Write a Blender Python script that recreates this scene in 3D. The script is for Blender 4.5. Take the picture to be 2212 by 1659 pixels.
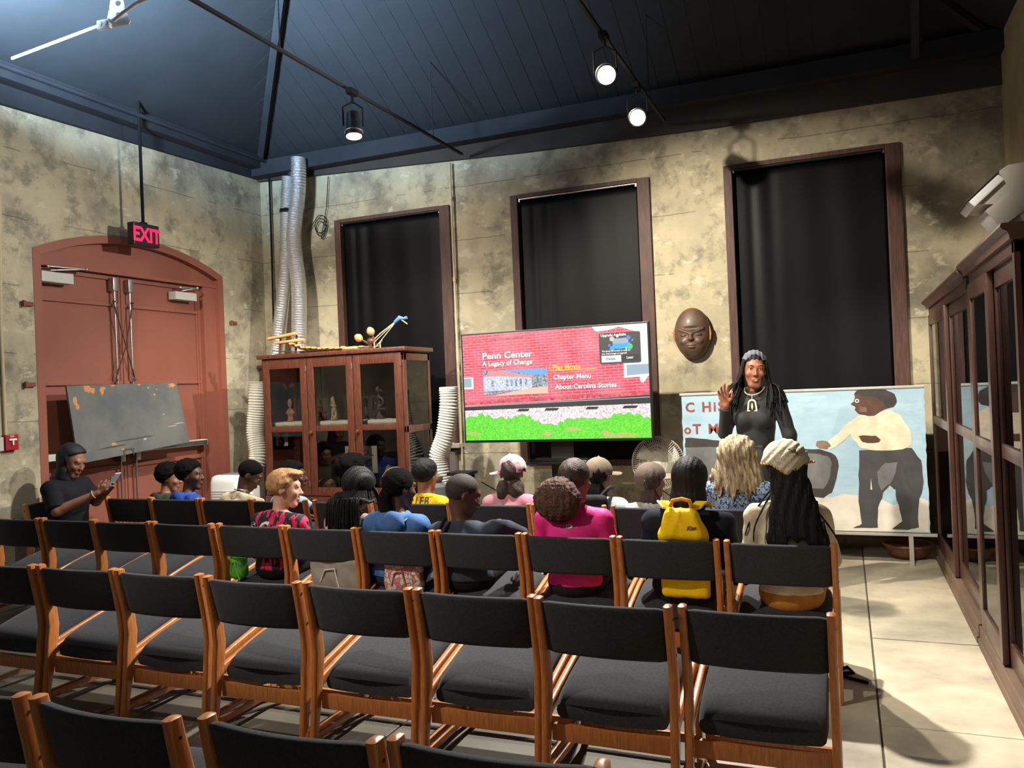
import bpy, bmesh, math, random
import numpy as np
from mathutils import Vector, Matrix, Euler
from mathutils.bvhtree import BVHTree
random.seed(7)
rng = np.random.default_rng(7)
for o in list(bpy.data.objects): bpy.data.objects.remove(o)
COL = bpy.context.scene.collection
PI = math.pi
# ---------------------------------------------------------------- camera
W, H, FPX = 2212, 1659, 1749.4
yaw, pit, rol = math.radians(22.321), math.radians(0.242), math.radians(-2.402)
fw = Vector((-math.sin(yaw)*math.cos(pit), math.cos(yaw)*math.cos(pit), math.sin(pit)))
rt = Vector((math.cos(yaw), math.sin(yaw), 0)); up = rt.cross(fw)
rt2 = rt*math.cos(rol)+up*math.sin(rol); up2 = -rt*math.sin(rol)+up*math.cos(rol)
cam = bpy.data.cameras.new('camera'); camo = bpy.data.objects.new('camera', cam); COL.objects.link(camo)
cm = Matrix((rt2, up2, -fw)).transposed().to_4x4(); cm.translation = Vector((0, 0, 1.65)); camo.matrix_world = cm
cam.sensor_width = 36; cam.lens = FPX/W*36; cam.clip_start = .05; cam.clip_end = 100
sc = bpy.context.scene; sc.camera = camo
sc.view_settings.view_transform = 'Standard'; sc.view_settings.look = 'None'
sc.view_settings.gamma = 1; sc.view_settings.exposure = 0.2; sc.view_settings.use_curve_mapping = False
# ---------------------------------------------------------------- world and lights
wd = bpy.data.worlds.new('world'); sc.world = wd; wd.use_nodes = True
wd.node_tree.nodes['Background'].inputs[0].default_value = (.30, .36, .5, 1)
wd.node_tree.nodes['Background'].inputs[1].default_value = .06
def spot(name, loc, tgt, w, col=(1, .88, .70), ang=90, blend=.6, r=.05):
    l = bpy.data.lights.new(name, 'SPOT'); l.energy = w; l.color = col; l.spot_size = math.radians(ang); l.spot_blend = blend; l.shadow_soft_size = r
    o = bpy.data.objects.new(name, l); COL.objects.link(o); o.location = loc
    o.rotation_euler = (Vector(tgt)-Vector(loc)).to_track_quat('-Z', 'Y').to_euler(); return o
LA, LB, LC = Vector((-1.58, 5.97, 4.0)), Vector((-1.60, 7.09, 4.0)), Vector((-3.86, 6.02, 3.98))
WARM, NEUT, COOL = (1, .90, .74), (1, .95, .87), (.52, .76, 1)
spot('spot_track_a', LA+Vector((0, -.12, -.12)), (-1.3, 3.0, .5), 1250, NEUT, 105, .7, .05)
spot('spot_track_b', LB+Vector((0, -.12, -.12)), (-4.8, 5.0, .9), 620, NEUT, 120, .7, .05)
spot('spot_track_c', LC+Vector((-.05, .0, -.2)), (-4.8, 7.0, .6), 520, NEUT, 115, .7, .05)
spot('spot_back_wall', (-2.9, 4.6, 4.4), (-.9, 8.4, 1.5), 1500, WARM, 70, .9, .05)
spot('spot_back_wall_left', (-5.2, 3.4, 4.3), (-5.0, 8.4, 1.7), 850, WARM, 66, .8, .05)
spot('spot_aisle', LB+Vector((.08, -.12, -.12)), (.62, 5.4, .0), 620, WARM, 44, .6, .05)
#spot('spot_rows', (-1.9, 3.3, 4.7), (-1.9, 3.0, .6), 240, NEUT, 110, .7, .06)
spot('spot_speaker', (-2.4, -3.5, 3.9), (-.6, 6.6, 1.45), 520, WARM, 15, .6, .06)
spot('spot_painting', (-.35, 2.3, 4.4), (.45, 7.4, .9), 800, WARM, 36, .7, .05)
spot('spot_audience', (-4.3, 1.2, 4.4), (-1.7, 4.9, .9), 620, WARM, 60, .8, .05)
spot('spot_left_wall', (-2.6, 4.2, 4.3), (-6.9, 6.2, 1.2), 110, NEUT, 65, .8, .05)
def area(name, loc, tgt, w, col, sx, sy, spread=180):
    l = bpy.data.lights.new(name, 'AREA'); l.spread = math.radians(spread); l.shape = 'RECTANGLE'; l.size = sx; l.size_y = sy; l.energy = w; l.color = col
    o = bpy.data.objects.new(name, l); COL.objects.link(o); o.location = loc
    o.rotation_euler = (Vector(tgt)-Vector(loc)).to_track_quat('-Z', 'Y').to_euler(); return o
area('cool_light_upper_left', (-5.2, 3.3, 4.12), (-5.3, 4.4, 5.6), 700, COOL, .5, .5, 120)
area('ambient_fill_light', (-2.5, -1.5, 4.2), (-2.8, 5, 1.0), 14, (.92, .93, 1), 5, 1.5)  # unseen area light added behind the camera as ambient fill

# ---------------------------------------------------------------- materials
def lin(c):
    if isinstance(c, str): c = tuple(int(c[i:i+2], 16) for i in (0, 2, 4))
    c = tuple(v/255 if max(c) > 1 else v for v in c)
    return tuple((v/12.92 if v <= .04045 else ((v+.055)/1.055)**2.4) for v in c)+(1,)
MC = {}
def nd(nt, t, **k):
    n = nt.nodes.new(t)
    for a, b in k.items(): setattr(n, a, b)
    return n
def mat(name, col, rough=.6, metal=0, ns=0, col2=None, nf=.5, bump=0, bs=None, emit=0, spec=.5, stretch=(1, 1, 1), coat=0, trans=0, alpha=1, sheen=0):
    if name in MC: return MC[name]
    m = bpy.data.materials.new(name); m.use_nodes = True; nt = m.node_tree; b = nt.nodes['Principled BSDF']; MC[name] = m
    c = lin(col); b.inputs['Base Color'].default_value = c; b.inputs['Roughness'].default_value = rough; b.inputs['Metallic'].default_value = metal
    b.inputs['Specular IOR Level'].default_value = spec
    if coat: b.inputs['Coat Weight'].default_value = coat; b.inputs['Coat Roughness'].default_value = .15
    if sheen: b.inputs['Sheen Weight'].default_value = sheen
    if trans: b.inputs['Transmission Weight'].default_value = trans
    if alpha < 1: b.inputs['Alpha'].default_value = alpha
    if emit: b.inputs['Emission Color'].default_value = c; b.inputs['Emission Strength'].default_value = emit
    if ns or bump:
        tc = nd(nt, 'ShaderNodeTexCoord'); mp = nd(nt, 'ShaderNodeMapping'); mp.inputs['Scale'].default_value = stretch
        nt.links.new(tc.outputs['Object'], mp.inputs[0])
    if ns:
        n = nd(nt, 'ShaderNodeTexNoise'); n.inputs['Scale'].default_value = ns; n.inputs['Detail'].default_value = 6; n.inputs['Roughness'].default_value = .6
        r = nd(nt, 'ShaderNodeValToRGB'); r.color_ramp.elements[0].position = nf-.15; r.color_ramp.elements[1].position = nf+.15
        r.color_ramp.elements[0].color = c; r.color_ramp.elements[1].color = lin(col2 or col)
        nt.links.new(mp.outputs[0], n.inputs[0]); nt.links.new(n.outputs[0], r.inputs[0]); nt.links.new(r.outputs[0], b.inputs['Base Color'])
        if emit: nt.links.new(r.outputs[0], b.inputs['Emission Color'])
    if bump:
        n2 = nd(nt, 'ShaderNodeTexNoise'); n2.inputs['Scale'].default_value = bs or 40; n2.inputs['Detail'].default_value = 4
        bp = nd(nt, 'ShaderNodeBump'); bp.inputs['Strength'].default_value = bump; bp.inputs['Distance'].default_value = .01
        nt.links.new(mp.outputs[0], n2.inputs[0]); nt.links.new(n2.outputs[0], bp.inputs['Height']); nt.links.new(bp.outputs[0], b.inputs['Normal'])
    return m
def wall_mat():
    m = bpy.data.materials.new('old_tabby_concrete_wall'); m.use_nodes = True; nt = m.node_tree; b = nt.nodes['Principled BSDF']; L = nt.links.new
    tc = nd(nt, 'ShaderNodeTexCoord')
    def noise(s, d=6, r=.6, st=(1, 1, 1), dist=0):
        mp = nd(nt, 'ShaderNodeMapping'); mp.inputs['Scale'].default_value = st; L(tc.outputs['Object'], mp.inputs[0])
        n = nd(nt, 'ShaderNodeTexNoise'); n.inputs['Scale'].default_value = s; n.inputs['Detail'].default_value = d; n.inputs['Roughness'].default_value = r; n.inputs['Distortion'].default_value = dist
        L(mp.outputs[0], n.inputs[0]); return n.outputs[0]
    def ramp(src, stops):
        r = nd(nt, 'ShaderNodeValToRGB'); e = r.color_ramp.elements
        while len(e) < len(stops): e.new(.5)
        for i, (p, c) in enumerate(stops): e[i].position = p; e[i].color = c if len(c) == 4 else lin(c)
        L(src, r.inputs[0]); return r.outputs[0]
    def mix(f, a, c, mode='MIX'):
        x = nd(nt, 'ShaderNodeMix', data_type='RGBA', blend_type=mode)
        if isinstance(f, float): x.inputs[0].default_value = f
        else: L(f, x.inputs[0])
        for i, v in ((6, a), (7, c)):
            if isinstance(v, tuple): x.inputs[i].default_value = v
            else: L(v, x.inputs[i])
        return x.outputs[2]
    base = ramp(noise(1.1, 5, .62), [(.30, (126, 119, 102)), (.45, (172, 163, 138)), (.58, (192, 181, 152)), (.72, (156, 149, 130))])
    base = mix(ramp(noise(3.2, 8, .7), [(.50, (0, 0, 0)), (.63, (215, 215, 215))]), base, lin((106, 101, 88)))
    base = mix(ramp(noise(7, 6, .65, (.6, .6, 1)), [(.58, (0, 0, 0)), (.66, (190, 190, 190))]), base, lin((222, 214, 190)))
    base = mix(ramp(noise(2.3, 9, .75, (1, 1, .8), .6), [(.67, (0, 0, 0)), (.72, (190, 190, 190))]), base, lin((96, 86, 70)))
    base = mix(ramp(noise(.9, 3, .5, (1.5, 1.5, .3)), [(.62, (0, 0, 0)), (.75, (170, 170, 170))]), base, lin((120, 88, 60)))
    # lift lines of the pour: every .62 m, broken up
    sp = nd(nt, 'ShaderNodeSeparateXYZ'); L(tc.outputs['Object'], sp.inputs[0])
    def mth(op, a, c=None):
        x = nd(nt, 'ShaderNodeMath', operation=op)
        for i, v in enumerate((a, c)):
            if v is None: continue
            if isinstance(v, (int, float)): x.inputs[i].default_value = v
            else: L(v, x.inputs[i])
        return x.outputs[0]
    wob = mth('MULTIPLY', noise(2.0, 4, .6, (1, 1, .1)), .05)
    fz = mth('FRACT', mth('DIVIDE', mth('ADD', sp.outputs[2], wob), .62))
    line = mth('LESS_THAN', mth('ABSOLUTE', mth('SUBTRACT', fz, .5)), .007)
    brk = mth('GREATER_THAN', noise(1.6, 3, .6, (1, 1, .4)), .46)
    lf = mth('MULTIPLY', mth('MULTIPLY', line, brk), .55)
    base = mix(lf, base, lin((60, 54, 44)))
    L(base, b.inputs['Base Color']); b.inputs['Roughness'].default_value = .9
    bp = nd(nt, 'ShaderNodeBump'); bp.inputs['Strength'].default_value = .55; bp.inputs['Distance'].default_value = .012
    L(mth('SUBTRACT', mth('ADD', noise(9, 8, .7), noise(2.2, 4, .6)), mth('MULTIPLY', lf, 1.5)), bp.inputs['Height']); L(bp.outputs[0], b.inputs['Normal'])
    return m
M_WALL = wall_mat()
M_OAK = mat('honey_oak', (200, 128, 68), .38, ns=9, col2=(166, 100, 50), stretch=(14, 14, 1.2), bump=.05, bs=30, coat=.3)
M_FAB = mat('charcoal_upholstery', (40, 42, 46), .9, ns=90, col2=(52, 54, 58), bump=.12, bs=420, spec=.25, sheen=.1)
M_BLK = mat('black_satin', (14, 14, 16), .4)
M_BLKM = mat('black_matt', (16, 16, 18), .8, spec=.2)
M_CEIL = mat('black_painted_deck', (45, 48, 52), .85, ns=1.3, col2=(39, 42, 46), bump=.2, bs=12, spec=.3)
M_CEILB = mat('black_painted_timber', (46, 49, 55), .8, ns=2, col2=(38, 40, 46), bump=.2, bs=20, spec=.3)
M_WHITE = mat('white_plastic', (226, 226, 222), .4)
M_WALNUT = mat('dark_red_mahogany', (100, 54, 38), .38, ns=7, col2=(70, 36, 25), stretch=(10, 10, 1), coat=.35)
M_WDARK = mat('dark_brown_timber', (72, 42, 30), .5, ns=7, col2=(52, 30, 22), stretch=(8, 8, 1), coat=.2)
M_FRAME = mat('reddish_window_timber', (88, 54, 42), .6, ns=5, col2=(56, 36, 30), stretch=(6, 6, .8), bump=.2, bs=15)
M_DOOR = mat('brick_red_door_paint', (142, 82, 64), .6, ns=2, col2=(132, 76, 60))
M_STEEL = mat('brushed_steel', (190, 190, 188), .35, 1)
M_ALU = mat('silver_foil', (236, 238, 240), .26, .88, bump=1.0, bs=70)
def glass_mat(name, tint=(255, 255, 255), rough=.02):
    m = bpy.data.materials.new(name); m.use_nodes = True; nt = m.node_tree; nt.nodes.clear()
    out = nd(nt, 'ShaderNodeOutputMaterial'); tr = nd(nt, 'ShaderNodeBsdfTransparent'); gl = nd(nt, 'ShaderNodeBsdfGlossy'); fr = nd(nt, 'ShaderNodeFresnel'); mx = nd(nt, 'ShaderNodeMixShader')
    tr.inputs[0].default_value = lin(tint); gl.inputs['Roughness'].default_value = rough; fr.inputs[0].default_value = 1.5
    nt.links.new(fr.outputs[0], mx.inputs[0]); nt.links.new(tr.outputs[0], mx.inputs[1]); nt.links.new(gl.outputs[0], mx.inputs[2]); nt.links.new(mx.outputs[0], out.inputs[0]); return m
M_GLASS = glass_mat('cabinet_glass', (240, 240, 238))

# ---------------------------------------------------------------- mesh helpers
def wloc(o):
    v = Vector((0, 0, 0))
    while o: v += Vector(o.location); o = o.parent
    return v
def put(name, me, mats, parent=None, smooth=False):
    o = bpy.data.objects.new(name, me); COL.objects.link(o)
    for m in (mats if isinstance(mats, (list, tuple)) else [mats]): me.materials.append(m)
    if parent:
        off = wloc(parent)
        if off.length: me.transform(Matrix.Translation(-off))
        o.parent = parent
    if smooth: me.polygons.foreach_set('use_smooth', [True]*len(me.polygons))
    return o
def tag(o, label=None, cat=None, group=None, kind=None):
    if label: o['label'] = label
    if cat: o['category'] = cat
    if group: o['group'] = group
    if kind: o['kind'] = kind
    return o
def thing(name, label, cat, loc=(0, 0, 0), group=None):
    o = bpy.data.objects.new(name, None); COL.objects.link(o); o.location = loc; o.empty_display_size = .1
    return tag(o, label, cat, group)
class MB:
    def __init__(s): s.v = []; s.f = []; s.mi = []; s.m = 0
    def add(s, vs, fs):
        n = len(s.v); s.v += [tuple(v) for v in vs]; s.f += [tuple(i+n for i in f) for f in fs]; s.mi += [s.m]*len(fs); return s
    def box(s, x0, x1, y0, y1, z0, z1, bev=0):
        if bev: return s.bbox(x0, x1, y0, y1, z0, z1, bev)
        vs = [(x, y, z) for x in (x0, x1) for y in (y0, y1) for z in (z0, z1)]
        return s.add(vs, [(0, 1, 3, 2), (4, 6, 7, 5), (0, 4, 5, 1), (2, 3, 7, 6), (0, 2, 6, 4), (1, 5, 7, 3)])
    def bbox(s, x0, x1, y0, y1, z0, z1, b):
        bm = bmesh.new(); bmesh.ops.create_cube(bm, size=1)
        for v in bm.verts: v.co = Vector(((x0+x1)/2+v.co.x*(x1-x0), (y0+y1)/2+v.co.y*(y1-y0), (z0+z1)/2+v.co.z*(z1-z0)))
        b = min(b, .49*min(abs(x1-x0), abs(y1-y0), abs(z1-z0)))
        bmesh.ops.bevel(bm, geom=bm.edges[:], offset=b, segments=2, affect='EDGES', profile=.7)
        return s.bm(bm)
    def bm(s, bm):
        bm.verts.index_update(); s.add([v.co[:] for v in bm.verts], [[v.index for v in f.verts] for f in bm.faces]); bm.free(); return s
    def xform(s, mtx, start=0):
        s.v = s.v[:start]+[tuple(mtx @ Vector(v)) for v in s.v[start:]]; return s
    def tube(s, pts, r, seg=8, caps=True, rf=None):
        pts = [Vector(p) for p in pts]; n = len(pts); rings = []
        t0 = (pts[1]-pts[0]).normalized(); u = t0.orthogonal().normalized()
        vs = []
        for i, p in enumerate(pts):
            t = ((pts[min(i+1, n-1)]-pts[max(i-1, 0)])).normalized()
            u = (u-t*u.dot(t)).normalized(); w = t.cross(u)
            rr = rf(i) if rf else (r[i] if isinstance(r, (list, tuple)) else r)
            for k in range(seg):
                a = 2*PI*k/seg; vs.append(p+(u*math.cos(a)+w*math.sin(a))*rr)
        fs = [(i*seg+k, i*seg+(k+1) % seg, (i+1)*seg+(k+1) % seg, (i+1)*seg+k) for i in range(n-1) for k in range(seg)]
        if caps: fs += [tuple(range(seg-1, -1, -1)), tuple((n-1)*seg+k for k in range(seg))]
        return s.add(vs, fs)
    def cyl(s, a, b, r, r2=None, seg=16): return s.tube([a, b], [r, r if r2 is None else r2], seg)
    def lathe(s, c, prof, seg=24, axis='z'):
        vs = []; n = len(prof)
        for r, h in prof:
            for k in range(seg):
                a = 2*PI*k/seg; p = (r*math.cos(a), r*math.sin(a), h)
                if axis == 'y': p = (p[0], h, p[1])
                if axis == 'x': p = (h, p[0], p[1])
                vs.append((c[0]+p[0], c[1]+p[1], c[2]+p[2]))
        fs = [(i*seg+k, i*seg+(k+1) % seg, (i+1)*seg+(k+1) % seg, (i+1)*seg+k) for i in range(n-1) for k in range(seg)]
        fs += [tuple(range(seg-1, -1, -1)), tuple((n-1)*seg+k for k in range(seg))]
        return s.add(vs, fs)
    def prism(s, poly, ax, a, b):
        """poly in the two other axes, extruded along ax from a to b"""
        n = len(poly)
        def P(q, h): return {'x': (h, q[0], q[1]), 'y': (q[0], h, q[1]), 'z': (q[0], q[1], h)}[ax]
        vs = [P(q, a) for q in poly]+[P(q, b) for q in poly]
        return s.add(vs, [tuple(range(n)), tuple(range(2*n-1, n-1, -1))]+[(i, i+n, (i+1) % n+n, (i+1) % n) for i in range(n)])
    def poly(s, pts): return s.add(pts, [tuple(range(len(pts)))])
    def sphere(s, c, r, seg=16, rings=10, sc=(1, 1, 1)):
        bm = bmesh.new(); bmesh.ops.create_uvsphere(bm, u_segments=seg, v_segments=rings, radius=r)
        for v in bm.verts: v.co = Vector((c[0]+v.co.x*sc[0], c[1]+v.co.y*sc[1], c[2]+v.co.z*sc[2]))
        return s.bm(bm)
    def mesh(s, name):
        me = bpy.data.meshes.new(name); me.from_pydata(s.v, [], s.f)
        if any(s.mi): me.polygons.foreach_set('material_index', s.mi)
        bm = bmesh.new(); bm.from_mesh(me); bmesh.ops.recalc_face_normals(bm, faces=bm.faces); bm.to_mesh(me); bm.free(); me.update(); return me
    def build(s, name, mats, parent=None, smooth=False, label=None):
        o = put(name, s.mesh(name), mats, parent, False)
        if smooth: auto_smooth(o)
        if label: o['label'] = label
        return o
def auto_smooth(o, ang=50):
    me = o.data; me.polygons.foreach_set('use_smooth', [True]*len(me.polygons))
    bm = bmesh.new(); bm.from_mesh(me); lim = math.radians(ang)
    for e in bm.edges: e.smooth = not (len(e.link_faces) == 2 and e.calc_face_angle(0) > lim)
    bm.to_mesh(me); bm.free()
def text_mb(string, size, align='LEFT', font_sx=1.0, spacing=1.0, bold=0, extrude=0, ital=0, res=3):
    """text as a mesh in the local XY plane"""
    cu = bpy.data.curves.new('t', 'FONT'); cu.body = string; cu.size = size; cu.align_x = align; cu.space_character = spacing; cu.offset = bold; cu.extrude = extrude; cu.shear = ital; cu.resolution_u = res
    o = bpy.data.objects.new('t', cu); COL.objects.link(o); bpy.context.view_layer.update()
    me = bpy.data.meshes.new_from_object(o.evaluated_get(bpy.context.evaluated_depsgraph_get()))
    mb = MB(); mb.add([(v.co.x*font_sx, v.co.y, v.co.z) for v in me.vertices], [tuple(p.vertices) for p in me.polygons])
    bpy.data.objects.remove(o); bpy.data.curves.remove(cu); bpy.data.meshes.remove(me); return mb
def copy_tree(o, loc=None, rz=None, label=None, group=None):
    c = o.copy(); COL.objects.link(c)
    if loc is not None: c.location = loc
    if rz is not None: c.rotation_euler[2] = rz
    if label: c['label'] = label
    if group: c['group'] = group
    def rec(a, b):
        for ch in a.children:
            d = ch.copy(); COL.objects.link(d); d.parent = b; rec(ch, d)
    rec(o, c); return c
# ================================================================ SETTING
LX, RX, BW, FY = -6.9, 1.42, 8.5, -8.0
def struct(o): o['kind'] = 'structure'; return o
# floor of sandstone slabs
def floor():
    m = bpy.data.materials.new('worn_sandstone_slabs'); m.use_nodes = True; nt = m.node_tree; b = nt.nodes['Principled BSDF']; L = nt.links.new
    tc = nd(nt, 'ShaderNodeTexCoord'); at = nd(nt, 'ShaderNodeAttribute', attribute_name='slab')
    n = nd(nt, 'ShaderNodeTexNoise'); n.inputs['Scale'].default_value = 2.2; n.inputs['Detail'].default_value = 7; n.inputs['Roughness'].default_value = .62; L(tc.outputs['Object'], n.inputs[0])
    r = nd(nt, 'ShaderNodeValToRGB'); r.color_ramp.elements[0].position = .35; r.color_ramp.elements[1].position = .65
    r.color_ramp.elements[0].color = lin((168, 160, 142)); r.color_ramp.elements[1].color = lin((208, 199, 176)); L(n.outputs[0], r.inputs[0])
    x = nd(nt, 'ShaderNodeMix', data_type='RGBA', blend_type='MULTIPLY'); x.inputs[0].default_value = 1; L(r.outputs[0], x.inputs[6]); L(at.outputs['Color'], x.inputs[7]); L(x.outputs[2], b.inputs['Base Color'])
    b.inputs['Roughness'].default_value = .62
    bp = nd(nt, 'ShaderNodeBump'); bp.inputs['Strength'].default_value = .25; bp.inputs['Distance'].default_value = .01; L(n.outputs[0], bp.inputs['Height']); L(bp.outputs[0], b.inputs['Normal'])
    mb = MB(); mb.m = 1; mb.box(LX-.3, RX+.1, FY, BW+.1, -.12, -.008); mb.m = 0; cols = [(0, 0, 0)]*6
    cuts = {0: [-8, -6, -4, -2.4, -1, .3, 1.5, 2.8, 4.15, 5.49, 6.87, 8.6]}
    xs = [-7.2, -6.4, -5.5, -4.7, -3.75, -2.9, -2.1, -1.3, -.62, .09, 1.52]
    for i in range(len(xs)-1):
        if i == len(xs)-2: ys = cuts[0]
        elif i == len(xs)-3: ys = [-8, -6, -3, -1, .6, 2.0, 3.4, 4.73, 6.07, 7.4, 8.6]
        else:
            ys = [-8]
            while ys[-1] < 8.6: ys.append(ys[-1]+random.uniform(.9, 1.7))
            ys[-1] = 8.6
        for j in range(len(ys)-1):
            g = .0045; k = len(mb.f)
            mb.bbox(xs[i]+g, xs[i+1]-g, ys[j]+g*.6, ys[j+1]-g*.6, -.1, random.uniform(-.001, .001), .008)
            c = random.uniform(.84, 1.04)*(1.0 if i == len(xs)-2 else .88 if i == len(xs)-3 else (.20 if ys[j] < 5.2 else .6)); cc = (c, c*random.uniform(.97, 1.0), c*random.uniform(.92, 1.0)); cols += [cc]*(len(mb.f)-k)  # seating columns: shade beneath the chairs is put into the slab colour
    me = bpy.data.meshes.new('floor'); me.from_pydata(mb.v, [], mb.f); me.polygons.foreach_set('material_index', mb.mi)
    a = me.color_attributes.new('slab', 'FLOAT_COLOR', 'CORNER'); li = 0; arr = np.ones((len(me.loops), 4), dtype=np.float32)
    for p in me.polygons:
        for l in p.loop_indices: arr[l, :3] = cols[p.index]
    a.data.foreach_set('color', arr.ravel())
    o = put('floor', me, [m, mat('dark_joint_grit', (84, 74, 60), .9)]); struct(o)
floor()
# back wall with three window openings
OPEN = [(-5.76, -4.19, 1.02, 3.81), (-3.40, -1.83, .78, 3.81), (-1.05, .565, .78, 3.81)]
WT = .30
mb = MB(); xs = sorted({LX-.3, RX+.3, *[v for o in OPEN for v in o[:2]]})
for i in range(len(xs)-1):
    a, b = xs[i], xs[i+1]; op = [o for o in OPEN if abs(o[0]-a) < 1e-6]
    if op: mb.box(a, b, BW, BW+WT, -.1, op[0][2]); mb.box(a, b, BW, BW+WT, op[0][3], 5.0)
    else: mb.box(a, b, BW, BW+WT, -.1, 5.0)
struct(mb.build('wall_back', M_WALL))
# left wall with an arched door notch
DY0, DY1, SPR, APX = 5.26, 7.74, 3.13, 3.40
hc = (DY1-DY0)/2; sg = APX-SPR; RR = (hc*hc+sg*sg)/(2*sg); CY = (DY0+DY1)/2; CZ = APX-RR
def arch(n=20, dr=0, y0=None, y1=None):
    y0 = DY0 if y0 is None else y0; y1 = DY1 if y1 is None else y1
    return [(y, CZ+math.sqrt((RR+dr)**2-(y-CY)**2)) for y in [y0+(y1-y0)*i/n for i in range(n+1)]]
mb = MB(); ar = arch()
mb.box(LX-WT, LX, FY, DY0, -.1, 5.0); mb.box(LX-WT, LX, DY1, BW+WT, -.1, 5.0)
for i in range(len(ar)-1):
    (a, za), (b, zb) = ar[i], ar[i+1]
    mb.add([(LX, a, za), (LX, b, zb), (LX, b, 5), (LX, a, 5), (LX-WT, a, za), (LX-WT, b, zb), (LX-WT, b, 5), (LX-WT, a, 5)], [(0, 1, 2, 3), (4, 7, 6, 5), (0, 4, 5, 1), (3, 2, 6, 7), (0, 3, 7, 4), (1, 5, 6, 2)])
struct(mb.build('wall_left', M_WALL))
mb = MB(); mb.box(RX, RX+WT, FY, BW+WT, -.1, 5.2); struct(mb.build('wall_right', mat('pale_plaster_wall', (176, 160, 122), .9, ns=2, col2=(150, 136, 104), bump=.4, bs=10)))
mb = MB(); mb.box(LX-WT, RX+WT, FY-.2, FY, -.1, 5.2); struct(mb.build('wall_front', mat('dark_far_wall', (40, 38, 36), .9)))
# hipped dark ceiling: slopes rising from back, left, right walls
K = .55; Z0 = 4.62
def sl(x, y): return Z0+K*min(BW-y, x-LX, RX-x, 2.6)
mb = MB(); T = 2.6
A = [(LX-.1, FY), (LX+T, FY), (RX-T, FY), (RX+.1, FY)]
zt = Z0+K*T
mb.poly([(LX-.1, BW+.1, Z0-.05), (RX+.1, BW+.1, Z0-.05), (RX-T, BW-T, zt), (LX+T, BW-T, zt)])
mb.poly([(LX-.1, BW+.1, Z0-.05), (LX+T, BW-T, zt), (LX+T, FY-.2, zt), (LX-.1, FY-.2, Z0-.05)])
mb.poly([(RX+.1, BW+.1, Z0-.05), (RX+.1, FY-.2, Z0-.05), (RX-T, FY-.2, zt), (RX-T, BW-T, zt)])
mb.poly([(LX+T, BW-T, zt), (RX-T, BW-T, zt), (RX-T, FY-.2, zt), (LX+T, FY-.2, zt)])
n0 = len(mb.v)
mb.add([(x, y, z+.08) for x, y, z in mb.v[:n0]], [tuple(reversed(f)) for f in mb.f])
struct(mb.build('ceiling', M_CEIL))
tn = [0]
def trim(mb_, m=None):
    tn[0] += 1; return struct(mb_.build('trim_%d' % tn[0], m or M_CEILB))
# corrugation ribs on the back and left slopes
mb = MB()
for i in range(38):
    x = LX+.25+i*.215
    t = min(T, x-LX, RX-x)
    if t < .2: continue
    mb.prism([(BW-.05, Z0+.026), (BW-t, Z0+K*t-.001), (BW-t, Z0+K*t+.02), (BW-.05, Z0+.05)], 'x', x-.045, x+.045)
trim(mb, M_CEIL)
mb = MB()
for i in range(34):
    y = 8.3-i*.23; t = min(T, BW-y)
    if t < .2: continue
    mb.prism([(LX+.02, Z0+.026), (LX+t, Z0+K*t-.001), (LX+t, Z0+K*t+.02), (LX+.02, Z0+.05)], 'y', y-.045, y+.045)
trim(mb, M_CEIL)
# hip beams, wall plates, purlins, tie posts
for x0, sx in ((LX, 1), (RX, -1)):
    mb = MB(); mb.cyl((x0+sx*.02, BW-.02, Z0-.03), (x0+sx*T, BW-T, zt-.06), .05, seg=6); trim(mb)
mb = MB(); mb.prism([(LX-.05, 4.44), (LX+2.2, 4.34), (-3.2, 4.27), (-1.2, 4.215), (RX+.05, 4.2), (RX+.05, 4.75), (LX-.05, 4.75)], 'y', BW-.05, BW+.02); trim(mb, mat('dark_grimy_plate', (62, 56, 48), .85, ns=3, col2=(48, 46, 44), bump=.3, bs=10))
mb = MB(); mb.box(LX, RX, BW-.22, BW-.02, 4.46, 4.64); trim(mb)
mb = MB(); mb.prism([(-1, 4.30), (4.5, 4.36), (BW, 4.46), (BW, 4.9), (-1, 4.9)], 'x', LX-.02, LX+.05); trim(mb)
mb = MB(); mb.box(LX+.05, LX+.2, FY, BW, 4.55, 4.7); trim(mb)
mb = MB(); mb.tube([(LX+.28, y, 4.62) for y in (FY, BW-.1)], .022); trim(mb)
mb = MB(); mb.box(-4.3, -2.0, 5.9, 6.05, 5.2, 5.4); trim(mb)
mb = MB(); mb.cyl((.72, 8.2, 4.5), (.62, 6.3, 5.6), .05, seg=6); trim(mb)
mb = MB()
for k in range(3): mb.box(-1.9+.05*k, 1.2, 7.1-k*1.0, 7.2-k*1.0, Z0+K*(1.3+k)-.18 if k < 2 else 5.85, Z0+K*(1.3+k)-.05 if k < 2 else 5.95)
trim(mb)
# lighting tracks
for i, x in enumerate((-3.90, -1.60)):
    mb = MB(); mb.box(x-.013, x+.013, -1, 8.3, 4.30, 4.325)
    for y in (1.0, 3.0, 5.1, 7.6): mb.cyl((x, y, 4.33), (x, y, min(sl(x, y), zt)+.01), .006, seg=6)
    trim(mb)
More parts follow.
